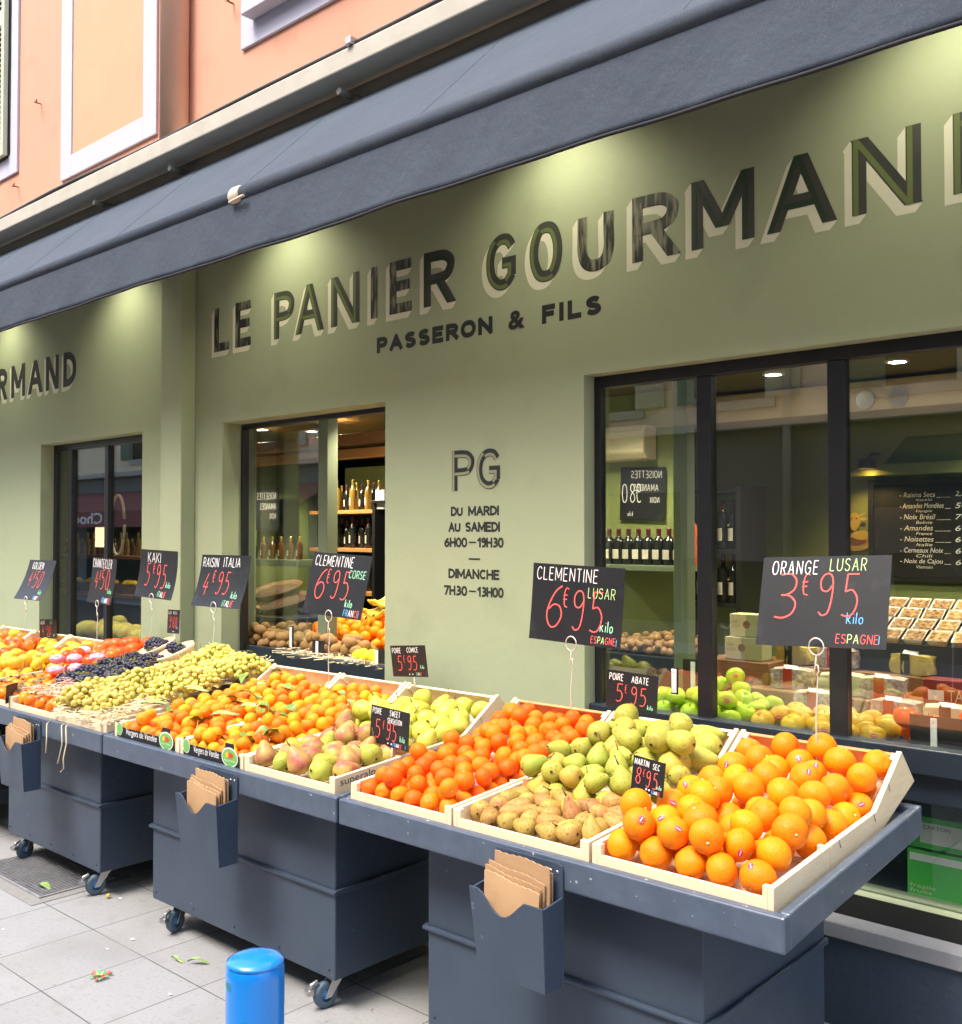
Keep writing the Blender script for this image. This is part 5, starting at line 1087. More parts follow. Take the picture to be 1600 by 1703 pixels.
sign(-3.04, 2.95, 1.052, .225, .132, -4, 5, 'small blackboard tag reading poire comice standing behind the pale green pears', [('POIRE', 'w', .05, .76, .16, .8, .14), ('COMICE', 'w', .48, .78, .15, .8, .14), ('5', 'r', .18, .20, .46, .85, .065), ('e', 'r', .355, .22, .46, .9, .036), ('95', 'r', .47, .22, .44, .75, .065), ('kilo', 'm', .82, .26, .12, .8, .14), ('ITALIE', IT, .68, .05, .09, .8, .16)], yaw=-3, **SM)
sign(-1.955, 2.965, 1.035, .212, .132, 2, -2, 'small blackboard tag reading poire abate behind the golden pears', [('POIRE', 'w', .06, .75, .17, .75, .14), ('ABATE', 'w', .50, .74, .17, .75, .14), ('5', 'r', .20, .20, .46, .85, .065), ('e', 'r', .37, .20, .46, .9, .036), ('95', 'r', .50, .17, .46, .75, .065), ('kilo', 'm', .82, .10, .12, .8, .14)], **SM)
sign(-2.605, 2.42, .905, .224, .132, 3, -1, 'small blackboard tag reading poire sweet sensation among the blushed pears', [('POIRE', 'w', .05, .79, .15, .8, .14), ('SWEET', 'w', .50, .81, .15, .72, .14), ('SENSATION', 'w', .45, .62, .13, .65, .14), ('5', 'r', .14, .16, .48, .85, .065), ('e', 'r', .335, .18, .46, .9, .036), ('95', 'r', .44, .17, .44, .72, .065), ('kilo', 'm', .79, .20, .15, .8, .14), ('FRANCE', FR, .62, .03, .10, .8, .16), ('I', 'b', .93, .03, .10, .8, .16)], yaw=-6, **SM)
sign(-1.512, 2.37, .938, .108, .094, 4, -4, 'smallest blackboard tag reading martin sec among the pears beside the oranges', [('MARTIN', 'w', .06, .76, .17, .6, .15), (':SEC', 'w', .60, .74, .16, .6, .15), ('8', 'r', .14, .22, .46, .7, .075), ('e', 'r', .345, .22, .44, .9, .036), ('95', 'r', .46, .18, .46, .62, .075), ('kilo', 'm', .80, .20, .13, .7, .15), ('FRANCE', FR, .66, .03, .10, .5, .17)], yaw=-4, **SM)
sign(-6.37, 2.95, .985, .222, .12, 0, 3, 'small blackboard tag reading juliet bio behind the yellow apples', [('JULIET', 'w', .06, .74, .18, .62, .15), ('BIO', 'g', .62, .74, .18, .75, .15), ('4', 'r', .16, .18, .46, .75, .07), ('e', 'r', .325, .20, .44, .9, .036), ('90', 'r', .44, .18, .46, .7, .07), ('kilo', 'g', .80, .12, .13, .7, .15)], yaw=2, **SM)
sign(-4.89, 2.95, 1.112, .145, .128, 3, 2, 'small grey tag reading raisin muscat behind the chip baskets', [('RAISIN', 'w', .04, .80, .14, .5, .15), ('MUSCAT', 'w', .48, .81, .14, .45, .15), ('9', 'r', .16, .24, .48, .7, .06), ('e', 'r', .35, .26, .46, .9, .036), ('80', 'r', .46, .24, .46, .62, .06), ('kilo', 'b', .80, .20, .11, .6, .15)], yaw=-6, **SM)
sign(-5.05, 2.155, .822, .105, .090, 3, 0, 'tiny blackboard tag standing in the persimmons behind the paper bags', [('KAKI', 'w', .10, .72, .18, .7, .15), ('5', 'r', .15, .22, .40, .7, .09), ('95', 'r', .45, .20, .42, .6, .09)], yaw=-52, **SM)

# ---------------------------------------------------------------- things standing on the pavement
m_boll = pm('glossy blue bollard paint', (.006, .235, .72), .2, noise=(6, .3), col2=(.006, .205, .66), bump=(50, .06, .002), coat=.5, fine=(40, (.008, .16, .52), .70, .76))
bo = thing('bollard', 'glossy blue steel bollard with a domed top in front of the carts', 'bollard', (-1.693, 1.211, 0))
bm = NB(); lathe(bm, [(.058, 0), (.058, .772), (.0575, .786), (.055, .792)], 40); obj('post', bm, m_boll, bo, local=True)
bm = NB(); lathe(bm, [(.0551, .7921), (.057, .7935), (.0565, .797), (.045, .803), (.025, .8075), (0, .809)], 40); obj('cap', bm, m_boll, bo, local=True)
bm = NB()
for k in range(5): a0, a1 = R_(-110+4*k), R_(-106+4*k); quad(bm, [(.0584*math.cos(a0), .0584*math.sin(a0), .752), (.0584*math.cos(a1), .0584*math.sin(a1), .752), (.0584*math.cos(a1), .0584*math.sin(a1), .764), (.0584*math.cos(a0), .0584*math.sin(a0), .764)])
obj('sticker_scrap', bm, pm('teal sticker scrap', (.02, .22, .26), .5), bo, local=True)
m_grate = pm('galvanised grate', (.40, .40, .41), .5, metal=.3, noise=(25, .3), col2=(.22, .22, .22))
dg = thing('drain_grate', 'rectangular metal drain grate set in the pavement under the grape cart', 'drain grate', (-4.87, 2.24, 0)); gx0_, gx1_, gy0, gy1 = -5.20, -4.55, 2.085, 2.42
bm = NB(); quad(bm, [(gx0_, gy0, .003), (gx1_, gy0, .003), (gx1_, gy1, .003), (gx0_, gy1, .003)]); obj('pit', bm, m_dark, dg)
bm = NB(); frame_ = .014
for a, b, c, d in ((gx0_-frame_, gx1_+frame_, gy0-frame_, gy0), (gx0_-frame_, gx1_+frame_, gy1, gy1+frame_), (gx0_-frame_, gx0_, gy0, gy1), (gx1_, gx1_+frame_, gy0, gy1)): box(bm, a, b, c, d, .001, .009)
obj('frame', bm, m_grate, dg)
bm = NB(); x = gx0_+.009
while x < gx1_-.004: box(bm, x, x+.0035, gy0, gy1, .0035, .0085); x += .0165
y = gy0+.010
while y < gy1-.004: box(bm, gx0_, gx1_, y, y+.003, .004, .0088); y += .0165
obj('bars', bm, m_grate, dg)
bm = NB(); box(bm, gx0_-.10, gx1_+.07, gy0-.075, gy0-frame_-.001, .0005, .003); box(bm, gx1_+frame_+.001, gx1_+.07, gy0-frame_, gy1+.08, .0005, .003)
obj('concrete_surround', bm, pm('rough concrete', (.26, .255, .245), .9, noise=(30, .3), col2=(.20, .195, .19), bump=(90, .5, .004)), dg)
m_gleaf = pm('pale green leaf', (.22, .36, .09), .5, noise=(20, .3), col2=(.34, .46, .16))
def ground_leaf(x, y, rz, L, W, lab, rx=0, z=.003, pitch=0):
    bm = NB(); n = 8; rows = []
    for i in range(n+1):
        t = i/n; wv = W*math.sin(PI*max(.02, t)**.9); rows.append([bm.verts.new((L*(t-.5), s*wv, .006+abs(s)*.008*math.sin(t*4+1)+.012*math.sin(PI*t)*(1 if rx else .3))) for s in (-1, 0, 1)])
    for i in range(n):
        for s in (0, 1): bm.faces.new((rows[i][s], rows[i+1][s], rows[i+1][s+1], rows[i][s+1])).smooth = True
    o = obj('leaf', bm, m_gleaf, local=True); o.location = (x, y, z); o.rotation_euler = (pitch, 0, rz); tag(o, lab, 'leaf')
ground_leaf(-4.653, 2.151, .3, .085, .020, 'pale green leaf lying on the drain grate', 1)
ground_leaf(-3.40, 2.17, .7, .085, .010, 'curled green leaf on the paving near the bollard, pointing at the cart', 1)
ground_leaf(-3.48, 2.13, .2, .07, .007, 'thin green leaf scrap on the paving beside the curled leaf')
for x, y, z, rz, L, lab in ((-4.00, 2.33, .905, 1.1, .12, 'long green leaf lying between the white grapes and the clementines, front one'), (-3.985, 2.52, .945, .4, .14, 'long green leaf lying between the white grapes and the clementines, rear one'), (-3.485, 2.34, .915, 1.2, .12, 'long green leaf on the rim between the two leafy clementine crates, front one'), (-3.48, 2.47, .93, .9, .11, 'long green leaf on the rim between the two leafy clementine crates, rear one')): ground_leaf(x, y, rz, L, .017, lab, 1, z, .3)
bm = NB(); bmesh.ops.create_icosphere(bm, subdivisions=2, radius=.011); o = obj('grape', bm, m_wg, smooth=True, local=True); o.location = (-4.317, 2.286, .011); tag(o, 'single dropped grape on the paving beside the caster', 'grape')
m_lr = pm('litter red', (.75, .12, .08), .6); m_lg = pm('litter green', (.10, .50, .18), .6); m_ly = pm('litter yellow', (.75, .6, .1), .6)
bm = NB(); cx, cy = -3.574, 1.86
for i in range(16):
    a = i/16*2*PI; r0 = .008+.006*random.random(); r1 = .022+.032*random.random(); d = .14
    quad(bm, [(cx+r0*math.cos(a-d), cy+r0*math.sin(a-d), .005), (cx+r1*math.cos(a-d), cy+r1*math.sin(a-d), .004+.012*random.random()), (cx+r1*math.cos(a+d), cy+r1*math.sin(a+d), .004+.012*random.random()), (cx+r0*math.cos(a+d), cy+r0*math.sin(a+d), .006)], i % 2)
ellipse_ = [(cx+.018*math.cos(k/3*PI), cy+.014*math.sin(k/3*PI), .0135+.003*(k % 2)) for k in range(6)]
for k in range(6): quad(bm, [(cx, cy, .012), ellipse_[k], ellipse_[(k+1) % 6]], 1 if k % 3 else 2)
tag(obj('litter_scrap', bm, [m_lr, m_lg, m_ly], loc=(cx, cy, 0)), 'crumpled red and green paper scrap flattened on the paving', 'litter')
for x, y in ((-3.79, 2.005), (-4.27, 2.319), (-4.298, 1.812), (-3.25, 1.96), (-3.805, 2.121)):
    bm = NB(); r = random.uniform(.007, .012); quad(bm, [(r*math.cos(a), r*.7*math.sin(a), .002) for a in np.arange(0, 6.2, 1.05)]); o = obj('paper_speck', bm, m_white, local=True); o.location = (x, y, .002); tag(o, 'tiny white paper speck trodden onto the paving', 'litter', 'white specks on the paving')
# dark bin panel below the left cart
pb = thing('produce_box', 'black printed box with white letters on the low shelf at the left edge', 'box', (-6.0, 2.2, .3))
bm = NB(); box(bm, -6.55, -5.52, 2.215, 2.42, .28, .52); obj('box', bm, m_card, pb, bev=.004)
wall_text('VALLE', -5.75, -5.535, .315, .36, 2.2135, pb, m_wtxt, 'lettering'); wall_text('POMME', -5.80, -5.56, .385, .43, 2.2135, pb, m_wtxt, 'lettering')
for i in range(8):
    put('apple', RAP[i % 3], Vector((-6.45+i*.12, 2.30, .565)), rquat(), 1, 'red apple in the black printed box at the left edge', 'apple', 'red apples in the black box')

# ---------------------------------------------------------------- inside the shop: right window
GAP = [fm_apple('apple', .040, m_gap, k*1.1) for k in range(3)]; GOA = [fm_apple('apple', .042, m_goap, k*1.1, .90) for k in range(3)]; PKA = [fm_apple('apple', .046, m_tomk, k*1.1, .82) for k in range(3)]
bm = NB(); hexa(bm, [(-2.40, 3.545, .86), (2.3, 3.545, .86), (2.3, 4.25, .90), (-2.40, 4.25, .90)], [(-2.40, 3.545, .875), (2.3, 3.545, .875), (2.3, 4.25, .915), (-2.40, 4.25, .915)]); obj('display_ledge', bm, m_navy, shop)
for ms, x0, x1, y0, y1, cap, lab, grp, r in ((GAP, -2.38, -1.84, 3.56, 4.0, lambda x, y: .925+.20*(y-3.6)+.07*max(0, 1-abs(x+2.08)/.16), 'bright green apple behind the shop window glass', 'green apples in the window', .042),
                                             (GOA, -1.82, -1.30, 3.56, 3.92, lambda x, y: .93+.12*(y-3.6), 'golden russet apple behind the shop window glass', 'golden apples in the window', .043),
                                             (PKA, -1.29, -.95, 3.58, 3.95, lambda x, y: .945+.24*(y-3.6), 'pink red apple at the right edge of the shop window', 'pink apples in the window', .047)):
    for i, (p, q) in enumerate(pack(x0, x1, y0, y1, lambda y: .885+.06*(y-3.55), cap, r, .06, cand=200)):
        o = put('apple', ms[i % 3], p, Euler((random.uniform(-.7, .5), random.uniform(-.5, .5), random.uniform(0, 6.28))).to_quaternion(), q/(r*.97), lab, 'apple', grp)
        if ms is not PKA and i % 4 == 0: q2 = o.rotation_quaternion; child('sticker', sticker_mesh(.0405, True) if i == 0 else bpy.data.objects['sticker'].data, o, q2.inverted() @ (CAMP-p).to_track_quat('Z', 'Y'))
m_gcard = pm('green tray card', (.13, .26, .10), .6)
bm = NB(); box(bm, -1.40, -.90, 3.545, 3.552, .875, .915); box(bm, -1.18, -1.10, 3.545, 3.552, .9152, .935); tag(obj('tray_card', bm, m_gcard, loc=(-1.15, 3.55, .88)), 'green cardboard tray edge in front of the pink apples', 'tray')
bm = NB(); box(bm, -2.10, -1.80, 3.545, 3.552, .875, .897); tag(obj('tray_card', bm, pm('grey tray card', (.10, .11, .09), .6), loc=(-1.95, 3.55, .88)), 'dark cardboard tray edge in front of the green apples', 'tray')
def tag_holder(x, y, z, w, h, lab, ps=0, mat=None):
    t = thing('price_tag', lab, 'price tag', (x, y, z)); bm = NB(); box(bm, x-w/2, x+w/2, y, y+.003, z, z+h); obj('card', bm, m_card, t)
    bm = NB(); box(bm, x+ps-.011, x+ps+.011, y-.006, y-.001, z+.005, z+h*.95); obj('clip', bm, m_white, t, bev=.004)
    for zz in (.02, .10):
        bm = NB(); lathe(bm, [(0, .002), (.003, .001), (.003, 0)], 8); bmesh.ops.transform(bm, matrix=Matrix.Translation((x+ps, y-.006, z+zz*h/.12)) @ Matrix.Rotation(PI/2, 4, 'X'), verts=bm.verts); obj('rivet', bm, m_steel, t)
tag_holder(-1.11, 3.556, .915, .20, .12, 'black tag with a white clip in front of the pink apples', -.02)
tag_holder(-1.98, 3.30, 1.05, .0001+.03, .10, 'slim white clip beside the poire abate tag', 0)
tag_holder(-2.13, 3.70, .96, .10, .17, 'black tag with a white clip behind the green apples', .0)
# gift parcels on wooden steps
bm = NB(); box(bm, -2.35, -.9, 4.10, 4.34, .16, .975); box(bm, -2.35, -.9, 4.341, 4.6, .16, 1.055); tag(obj('display_steps', bm, m_oldwood, loc=(-1.6, 4.3, .16), bev=.006), 'brown wooden display steps behind the window apples', 'display stand')
m_gp = [pm('spotted white gift paper', (.52, .46, .42), .6, noise=(70, .10), col2=(.30, .20, .17), bump=(40, .4, .004)), pm('yellow gift paper', (.62, .50, .12), .55, noise=(20, .3), col2=(.50, .40, .09), bump=(40, .4, .004)), pm('pale green gift paper', (.58, .62, .40), .6, bump=(40, .4, .004))]
m_rr = pm('red ribbon', (.45, .010, .02), .3); m_br = pm('black ribbon', (.012, .012, .014), .3)
GP = [(-2.00, 4.42, 1.057, 1, 1, 'on the top step at left'), (-1.80, 4.42, 1.057, 0, 0, 'on the top step beside the yellow one'), (-1.48, 4.42, 1.057, 1, 1, 'on the top step right of the window bar'), (-1.93, 4.21, .977, 0, 0, 'on the middle step below the left yellow parcel'), (-1.70, 4.19, .977, 2, 1, 'on the middle step left of the window bar'), (-1.53, 4.20, .977, 0, 0, 'on the middle step right of the window bar'), (-1.42, 4.03, .916, 0, 0, 'on the ledge behind the golden apples'), (-1.74, 4.03, .916, 0, 0, 'on the ledge behind the russet apples'), (-1.22, 4.02, .916, 2, 1, 'on the ledge behind the pink apples')]
NMP = ['white spotted gift parcel with red ribbon', 'yellow gift parcel with black ribbon', 'pale green gift parcel with black ribbon']
for x, y, z, m, rb, wh in GP:
    t = thing('gift_parcel', NMP[m]+' '+wh, 'gift', (x, y, z), 'gift parcels in the window'); t.rotation_euler = (0, 0, random.uniform(-.25, .25))
    w2, d2, h2 = .085, .055, .085
    bm = NB(); box(bm, -w2, w2, -d2, d2, 0, h2); bmesh.ops.subdivide_edges(bm, edges=bm.edges, cuts=4, use_grid_fill=True)
    for v in bm.verts:
        c = v.co; k = 1-.14*(abs(c.x)/w2)**3*(abs(c.z-h2/2)/(h2/2)); c.y *= k; c.z = h2/2+(c.z-h2/2)*(1-.12*(abs(c.x)/w2)**4); c.x += .004*math.sin(c.z*80+c.y*60+x*9); c.y += .003*math.sin(c.x*70+z*30)
        if c.z < .004: c.z = max(c.z, 0)
    obj('wrapped_box', bm, m_gp[m], t, local=True, smooth=False)
    bm = NB(); X = -.012; box(bm, X-.02, X+.02, -d2-.002, -d2+.003, 0, h2+.003); box(bm, X-.02, X+.02, -d2-.002, d2+.002, h2+.0005, h2+.003); obj('ribbon', bm, m_br if rb else m_rr, t, local=True)
    bm = NB(); box(bm, -.03, .03, -.02, .02, 0, .0015); o = obj('gift_tag', bm, m_white, t, local=True); o.location = (.0, -.03, h2+.006); o.rotation_euler = (.3, .1, .4)
m_lb = pm('paper label', (.70, .64, .54), .6, rnd=.2)
m_mar = pm('maroon carton', (.22, .012, .02), .4)
for k, (x, z) in enumerate(((-1.25, .977), (-1.00, .977))):
    t = thing('maroon_carton', 'maroon biscuit carton on the display steps, %s' % ('nearer the window bar' if k == 0 else 'at the right edge'), 'box', (x, 4.2, z), 'maroon cartons'); bm = NB(); box(bm, x-.11, x+.11, 4.15, 4.25, z, z+.10); obj('carton', bm, m_mar, t, bev=.003)
    bm = NB(); quad(bm, [(x-.09, 4.1485, z+.02), (x-.03, 4.1485, z+.02), (x-.03, 4.1485, z+.06), (x-.09, 4.1485, z+.06)]); obj('label', bm, m_white, t); wall_text('TAS', x-.015, x+.06, z+.02, z+.065, 4.148, t, m_lb, 'lettering')
# white two-tone boxes
m_bx = pm('cream carton', (.68, .62, .42), .6); m_bxg = pm('sage carton', (.36, .38, .20), .6)
for k, (x, y, z, wh) in enumerate(((-2.17, 4.30, 1.18, 'top one of the pair beside the gifts'), (-2.185, 4.28, 1.075, 'lower one of the pair beside the gifts'))):
    t = thing('carton', 'cream and sage gift carton, '+wh, 'box', (x, y, z), 'cream gift cartons'); bm = NB(); box(bm, x-.085, x-.002, y-.05, y+.05, z, z+.102); obj('front_half', bm, m_bx, t, bev=.003)
    bm = NB(); box(bm, x-.0015, x+.10, y-.05, y+.05, z, z+.102); obj('side_half', bm, m_bxg, t, bev=.003)
    bm = NB(); ellipse(bm, x, z+.055, .018, .018, y-.0508, 0); obj('round_badge', bm, m_oldwood, t); wall_text('CAKE\nSUGAR', x-.075, x-.03, z+.04, z+.075, y-.0508, t, m_kraft, 'lettering')
bm = NB(); box(bm, -2.36, -2.04, 4.20, 4.40, .976, 1.073); tag(obj('wooden_box', bm, m_oldwood, loc=(-2.2, 4.3, .976), bev=.004), 'brown wooden box carrying the two cream cartons', 'box')
# red crackling bags left of the cartons
for i, (x, y, z) in enumerate(((-2.30, 3.98, 1.0), (-2.22, 4.0, .985), (-2.15, 3.97, .97))):
    bm = NB(); bmesh.ops.create_icosphere(bm, subdivisions=3, radius=.05)
    for v in bm.verts: n = v.co.normalized(); v.co *= 1+.16*math.sin(n.x*11+i)*math.sin(n.y*9+n.z*13); v.co.z *= 1.2
    o = obj('foil_bag', bm, pm('red foil', (.35, .01, .015), .22), local=True); o.location = (x, y, z); tag(o, 'crinkled red foil bag behind the green apples', 'bag', 'red foil bags')
# punnets of nuts on a sloping stand
m_nut = pm('mixed nuts', (.42, .22, .06), .45, noise=(120, .2), col2=(.18, .08, .02), bump=(150, .8, .006)); m_nut2 = pm('pale nuts', (.58, .36, .13), .45, noise=(120, .2), col2=(.35, .18, .05), bump=(150, .8, .006)); m_nut3 = pm('dark prunes', (.05, .04, .04), .3, noise=(100, .2), col2=(.12, .10, .10), bump=(120, .8, .006)); m_pun = pm('clear white punnet', (.62, .58, .52), .25)
bm = NB(); prism_x(bm, [(4.42, .16), (4.42, 1.18), (4.75, 1.34), (4.75, .16)], -1.74, -.6); tag(obj('sloping_stand', bm, m_navy, loc=(-1.2, 4.5, .16)), 'dark sloping counter carrying punnets of nuts', 'counter')
for i in range(9):
    for j in range(4):
        x = -1.68+i*.098+j*.012; y = 4.45+j*.082; z = 1.195+j*.0398
        m = m_nut if i < 3 else m_nut2 if i < 6 else m_nut3; w_ = ('brown nuts', 'pale nuts', 'dark prunes')[min(i//3, 2)]
        t = thing('nut_punnet', 'clear punnet of %s on the sloping dark counter' % w_, 'punnet', (x, y, z), 'punnets of '+w_); t.rotation_euler = (R_(26), 0, random.uniform(-.06, .06))
        bm = NB(); lathe(bm, [(.045, 0), (.056, .030), (.061, .031), (.061, .029)], 4); bmesh.ops.rotate(bm, verts=bm.verts, matrix=Matrix.Rotation(PI/4, 3, 'Z')); obj('rim', bm, m_pun, t, local=True)
        bm = NB(); box(bm, -.036, .036, -.034, .034, .004, .030); bmesh.ops.subdivide_edges(bm, edges=bm.edges, cuts=5, use_grid_fill=True)
        for v in bm.verts: v.co.z += (.006*math.sin(v.co.x*190+i)*math.sin(v.co.y*170+j)) if v.co.z > .01 else 0
        obj('contents', bm, m, t, local=True)
# menu blackboard and cow plaque on the back wall
mb = thing('menu_board', 'wide chalk menu blackboard on the green back wall listing dried fruit and nuts', 'menu board', (-1.6, 5.98, 1.45))
bm = NB(); box(bm, -2.23, -.9, 5.985, 5.998, 1.405, 1.945); obj('board', bm, m_board, mb); bm = NB(); frame_rect(bm, -2.26, -.87, 1.375, 1.975, .03, 5.97, 5.999); obj('frame', bm, m_black, mb)
for k, (a, b, c) in enumerate((('Raisins Secs ____', 'Afrique du Sud', '2,50'), ('Amandes Mondées __', 'Espagne', '5€'), ('Noix Brésil ____', 'Bolivie', '7€'), ('Amandes ____', 'France', '6€'), ('Noisettes ____', 'Italie', '6€'), ('Cerneaux Noix __', 'Chili', '6€'), ('Noix de Cajou __', 'Vietnam', '6€'))):
    z = 1.86-k*.064
    wall_text('- '+a, -2.08, -1.80, z, z+.034, 5.983, mb, CH['w'], 'writing', shear=.2); wall_text(b, -1.99, -1.90, z-.022, z-.004, 5.983, mb, CH['w'], 'writing', shear=.2); wall_text(c, -1.775, -1.70, z+.002, z+.034, 5.983, mb, CH['w'], 'writing', shear=.2)
pl = thing('cow_plaque', 'yellow cut-out plaque of a horned cow over a lettered ribbon, left of the menu', 'plaque', (-2.33, 5.99, 1.65)); m_cow = pm('ochre plaque', (.52, .36, .06), .5); m_cowd = pm('brown plaque print', (.20, .07, .02), .5)
bm = NB()
for (cx, cz, rx, rz, y, mi) in ((-2.345, 1.73, .034, .052, 5.980, 0), (-2.345, 1.70, .022, .03, 5.979, 0), (-2.335, 1.605, .085, .055, 5.982, 0), (-2.335, 1.61, .06, .022, 5.978, 1), (-2.305, 1.645, .055, .028, 5.977, 0), (-2.398, 1.635, .028, .04, 5.9765, 0), (-2.360, 1.745, .006, .004, 5.975, 1), (-2.330, 1.745, .006, .004, 5.9745, 1)): ellipse(bm, cx, cz, rx, rz, y, mi)
for s in (-1, 1): quad(bm, [(-2.345+s*.025, 5.9795+.0001*s, 1.765), (-2.345+s*.075, 5.9795+.0001*s, 1.785), (-2.345+s*.03, 5.9795+.0001*s, 1.755)], 0); ellipse(bm, -2.345+s*.05, 1.742, .026, .009, 5.9784+.0001*s, 0)
obj('plaque', bm, [m_cow, m_cowd], pl); wall_text('LE VEAU DE PAYS', -2.405, -2.265, 1.560, 1.572, 5.976, pl, m_cowd, 'lettering')
# nut sign (its reflection, modelled as a board with reversed writing), split air unit, bottles, walnut crate
sign(-2.985, 4.64, 1.725, .285, .29, 0, -2, 'mirror image of a nut price blackboard, modelled as a board in the right window', [('NOISETTES', 'w', .02, .80, .13, .75, -.10), ('AMANDES', 'w', -.05, .56, .12, .72, -.10), ('NOIX', 'w', -.02, .34, .10, .72, -.10), ('9', 'w', -.42, .34, .34, .6, -.06), ('80', 'w', -.56, .34, .34, .6, -.06), ('kilo', 'w', -.60, .08, .09, .6, -.1)], stake=False, clip=False, name='board_reflection')
bm = NB(); prism_x(bm, [(4.655, 2.05), (4.56, 2.05), (4.52, 2.09), (4.52, 2.20), (4.54, 2.235), (4.655, 2.235)], -3.20, -2.895); tag(obj('air_conditioner', bm, pm('aged white plastic', (.66, .58, .40), .4), loc=(-3.05, 4.6, 2.05), bev=.012), 'cream wall air conditioner above the mirrored nut sign', 'air conditioner')
m_bot = pm('dark bottle glass', (.012, .014, .012), .12); m_amb = pm('amber bottle glass', (.085, .030, .004), .12); m_clr = pm('pale wine glass', (.20, .125, .022), .12); m_rose = pm('rose bottle', (.55, .09, .03), .15); m_pk = pm('pink label', (.68, .42, .40), .6); m_foil = pm('gold foil', (.55, .40, .12), .3, metal=.6, rnd=.3); m_foil2 = pm('dark foil', (.10, .02, .025), .35); m_tag = pm('kraft neck tag', (.66, .40, .20), .7)
def bottle_parts(h, r, kind):
    bm = NB(); prof = [(0, 0), (r*.95, 0), (r, .006), (r, h*.60), (r*.85, h*.69), (r*.38, h*.77), (r*.34, h*.80)]; lathe(bm, prof, 14)
    gl = mesh(bm, {'wine': m_bot, 'white': m_clr, 'amber': m_amb, 'oil': m_bot, 'red': m_rose}[kind], True, 'glass')
    bm = NB(); lathe(bm, [(r*.345, h*.80), (r*.36, h*.96), (r*.38, h*.965), (r*.38, h), (0, h)], 12); cap = mesh(bm, m_foil2 if kind in ('wine', 'oil') else m_foil, True, 'capsule')
    bm = NB(); n = 8
    for i in range(n):
        a0, a1 = -PI/2-1.0+2.0*i/n, -PI/2-1.0+2.0*(i+1)/n; q = r*1.012; quad(bm, [(q*math.cos(a0), q*math.sin(a0), h*.16), (q*math.cos(a1), q*math.sin(a1), h*.16), (q*math.cos(a1), q*math.sin(a1), h*.42), (q*math.cos(a0), q*math.sin(a0), h*.42)])
    lb = mesh(bm, m_lb if kind != 'white' else m_pk, True, 'label')
    bm = NB(); q = r*.8; hexa(bm, [(-.014, -r*1.05, h*.46), (.014, -r*1.05, h*.46), (.014, -r*1.03, h*.46), (-.014, -r*1.03, h*.46)], [(-.014, -r*.55, h*.72), (.014, -r*.55, h*.72), (.014, -r*.53, h*.72), (-.014, -r*.53, h*.72)]); tg = mesh(bm, m_tag, False, 'neck_tag')
    return dict(glass=gl, capsule=cap, label=lb, neck_tag=tg)
BP = {k: bottle_parts(*v) for k, v in dict(wine=(.30, .037, 'wine'), white=(.30, .038, 'white'), amber=(.22, .032, 'amber'), oil=(.19, .034, 'oil'), red=(.30, .036, 'red')).items()}
def bottle(x, y, z, kind, label, group, tagged=False, sc=1, rz=-.7):
    t = thing('bottle', label, 'bottle', (x, y, z), group, rz); t.scale = (sc,)*3
    for nm, me in BP[kind].items():
        if nm == 'neck_tag' and not tagged: continue
        o = link(bpy.data.objects.new(nm, me)); o.parent = t
def shelf_board(x0, x1, y0, y1, z, lab, m, th=.03):
    bm = NB(); box(bm, x0, x1, y0, y1, z-th, z); tag(obj('shelf', bm, m, loc=((x0+x1)/2, y0, z), bev=.003), lab, 'shelf')
shelf_board(-3.2, -2.62, 4.42, 4.66, 1.49, 'sage green wall shelf under the dark syrup bottles', m_postg)
for i in range(8): bottle(-3.10+i*.062, 4.50, 1.491, 'oil', 'squat dark bottle with a round pale label on the sage shelf', 'dark bottles on the sage shelf', rz=-.5)
for i in range(2): bottle(-2.675+i*.06, 4.52, 1.491, 'red', 'tall red bottle at the end of the sage shelf', 'red bottles on the sage shelf', rz=-.5)
bm = NB(); box(bm, -3.2, -2.52, 4.25, 4.63, .9, 1.05); tag(obj('produce_bin', bm, m_navy, loc=(-2.9, 4.4, .9), bev=.004), 'dark blue bin full of walnuts under the sage shelf', 'bin')
m_wal = pm('walnut shell', (.40, .24, .10), .7, noise=(40, .3), col2=(.26, .14, .05), bump=(90, .8, .006), rnd=.15)
bm = NB(); bmesh.ops.create_icosphere(bm, subdivisions=2, radius=.019)
for v in bm.verts: v.co.z *= 1.2; v.co *= 1+.05*math.sin(v.co.x*300)*math.sin(v.co.z*260)
WAL = mesh(bm, m_wal, True, 'walnut')
for p, r in pack(-3.1, -2.53, 4.27, 4.6, lambda y: 1.05, lambda x, y: 1.068+.12*(y-4.27)+.05*(1-abs(x+2.75)/.4), .019, .08, nmax=170, cand=60): put('walnut', WAL, p, rquat(), r/.019, 'brown walnut heaped in the dark blue bin', 'walnut', 'walnuts in the bin')
# black rack with bottles behind the window bar
rk = thing('bottle_rack', 'black steel bottle rack behind the left window bar', 'rack', (-2.8, 5.1, .16))
for x in (-2.99, -2.60):
    bm = NB(); box(bm, x-.015, x+.015, 5.0, 5.3, .16, 1.92); obj('upright', bm, m_black, rk)
for z in (.95, 1.27, 1.57, 1.90): bm = NB(); box(bm, -2.974, -2.616, 5.0, 5.3, z-.02, z); obj('rack_shelf', bm, m_black if z > 1 else m_shelfo, rk)
for z in (1.27, 1.57):
    for i in range(5): bottle(-2.93+i*.066, 5.08, z+.001, 'wine', 'dark wine bottle with a pale label in the black rack', 'wine bottles in the black rack', i % 2 == 0, .9)
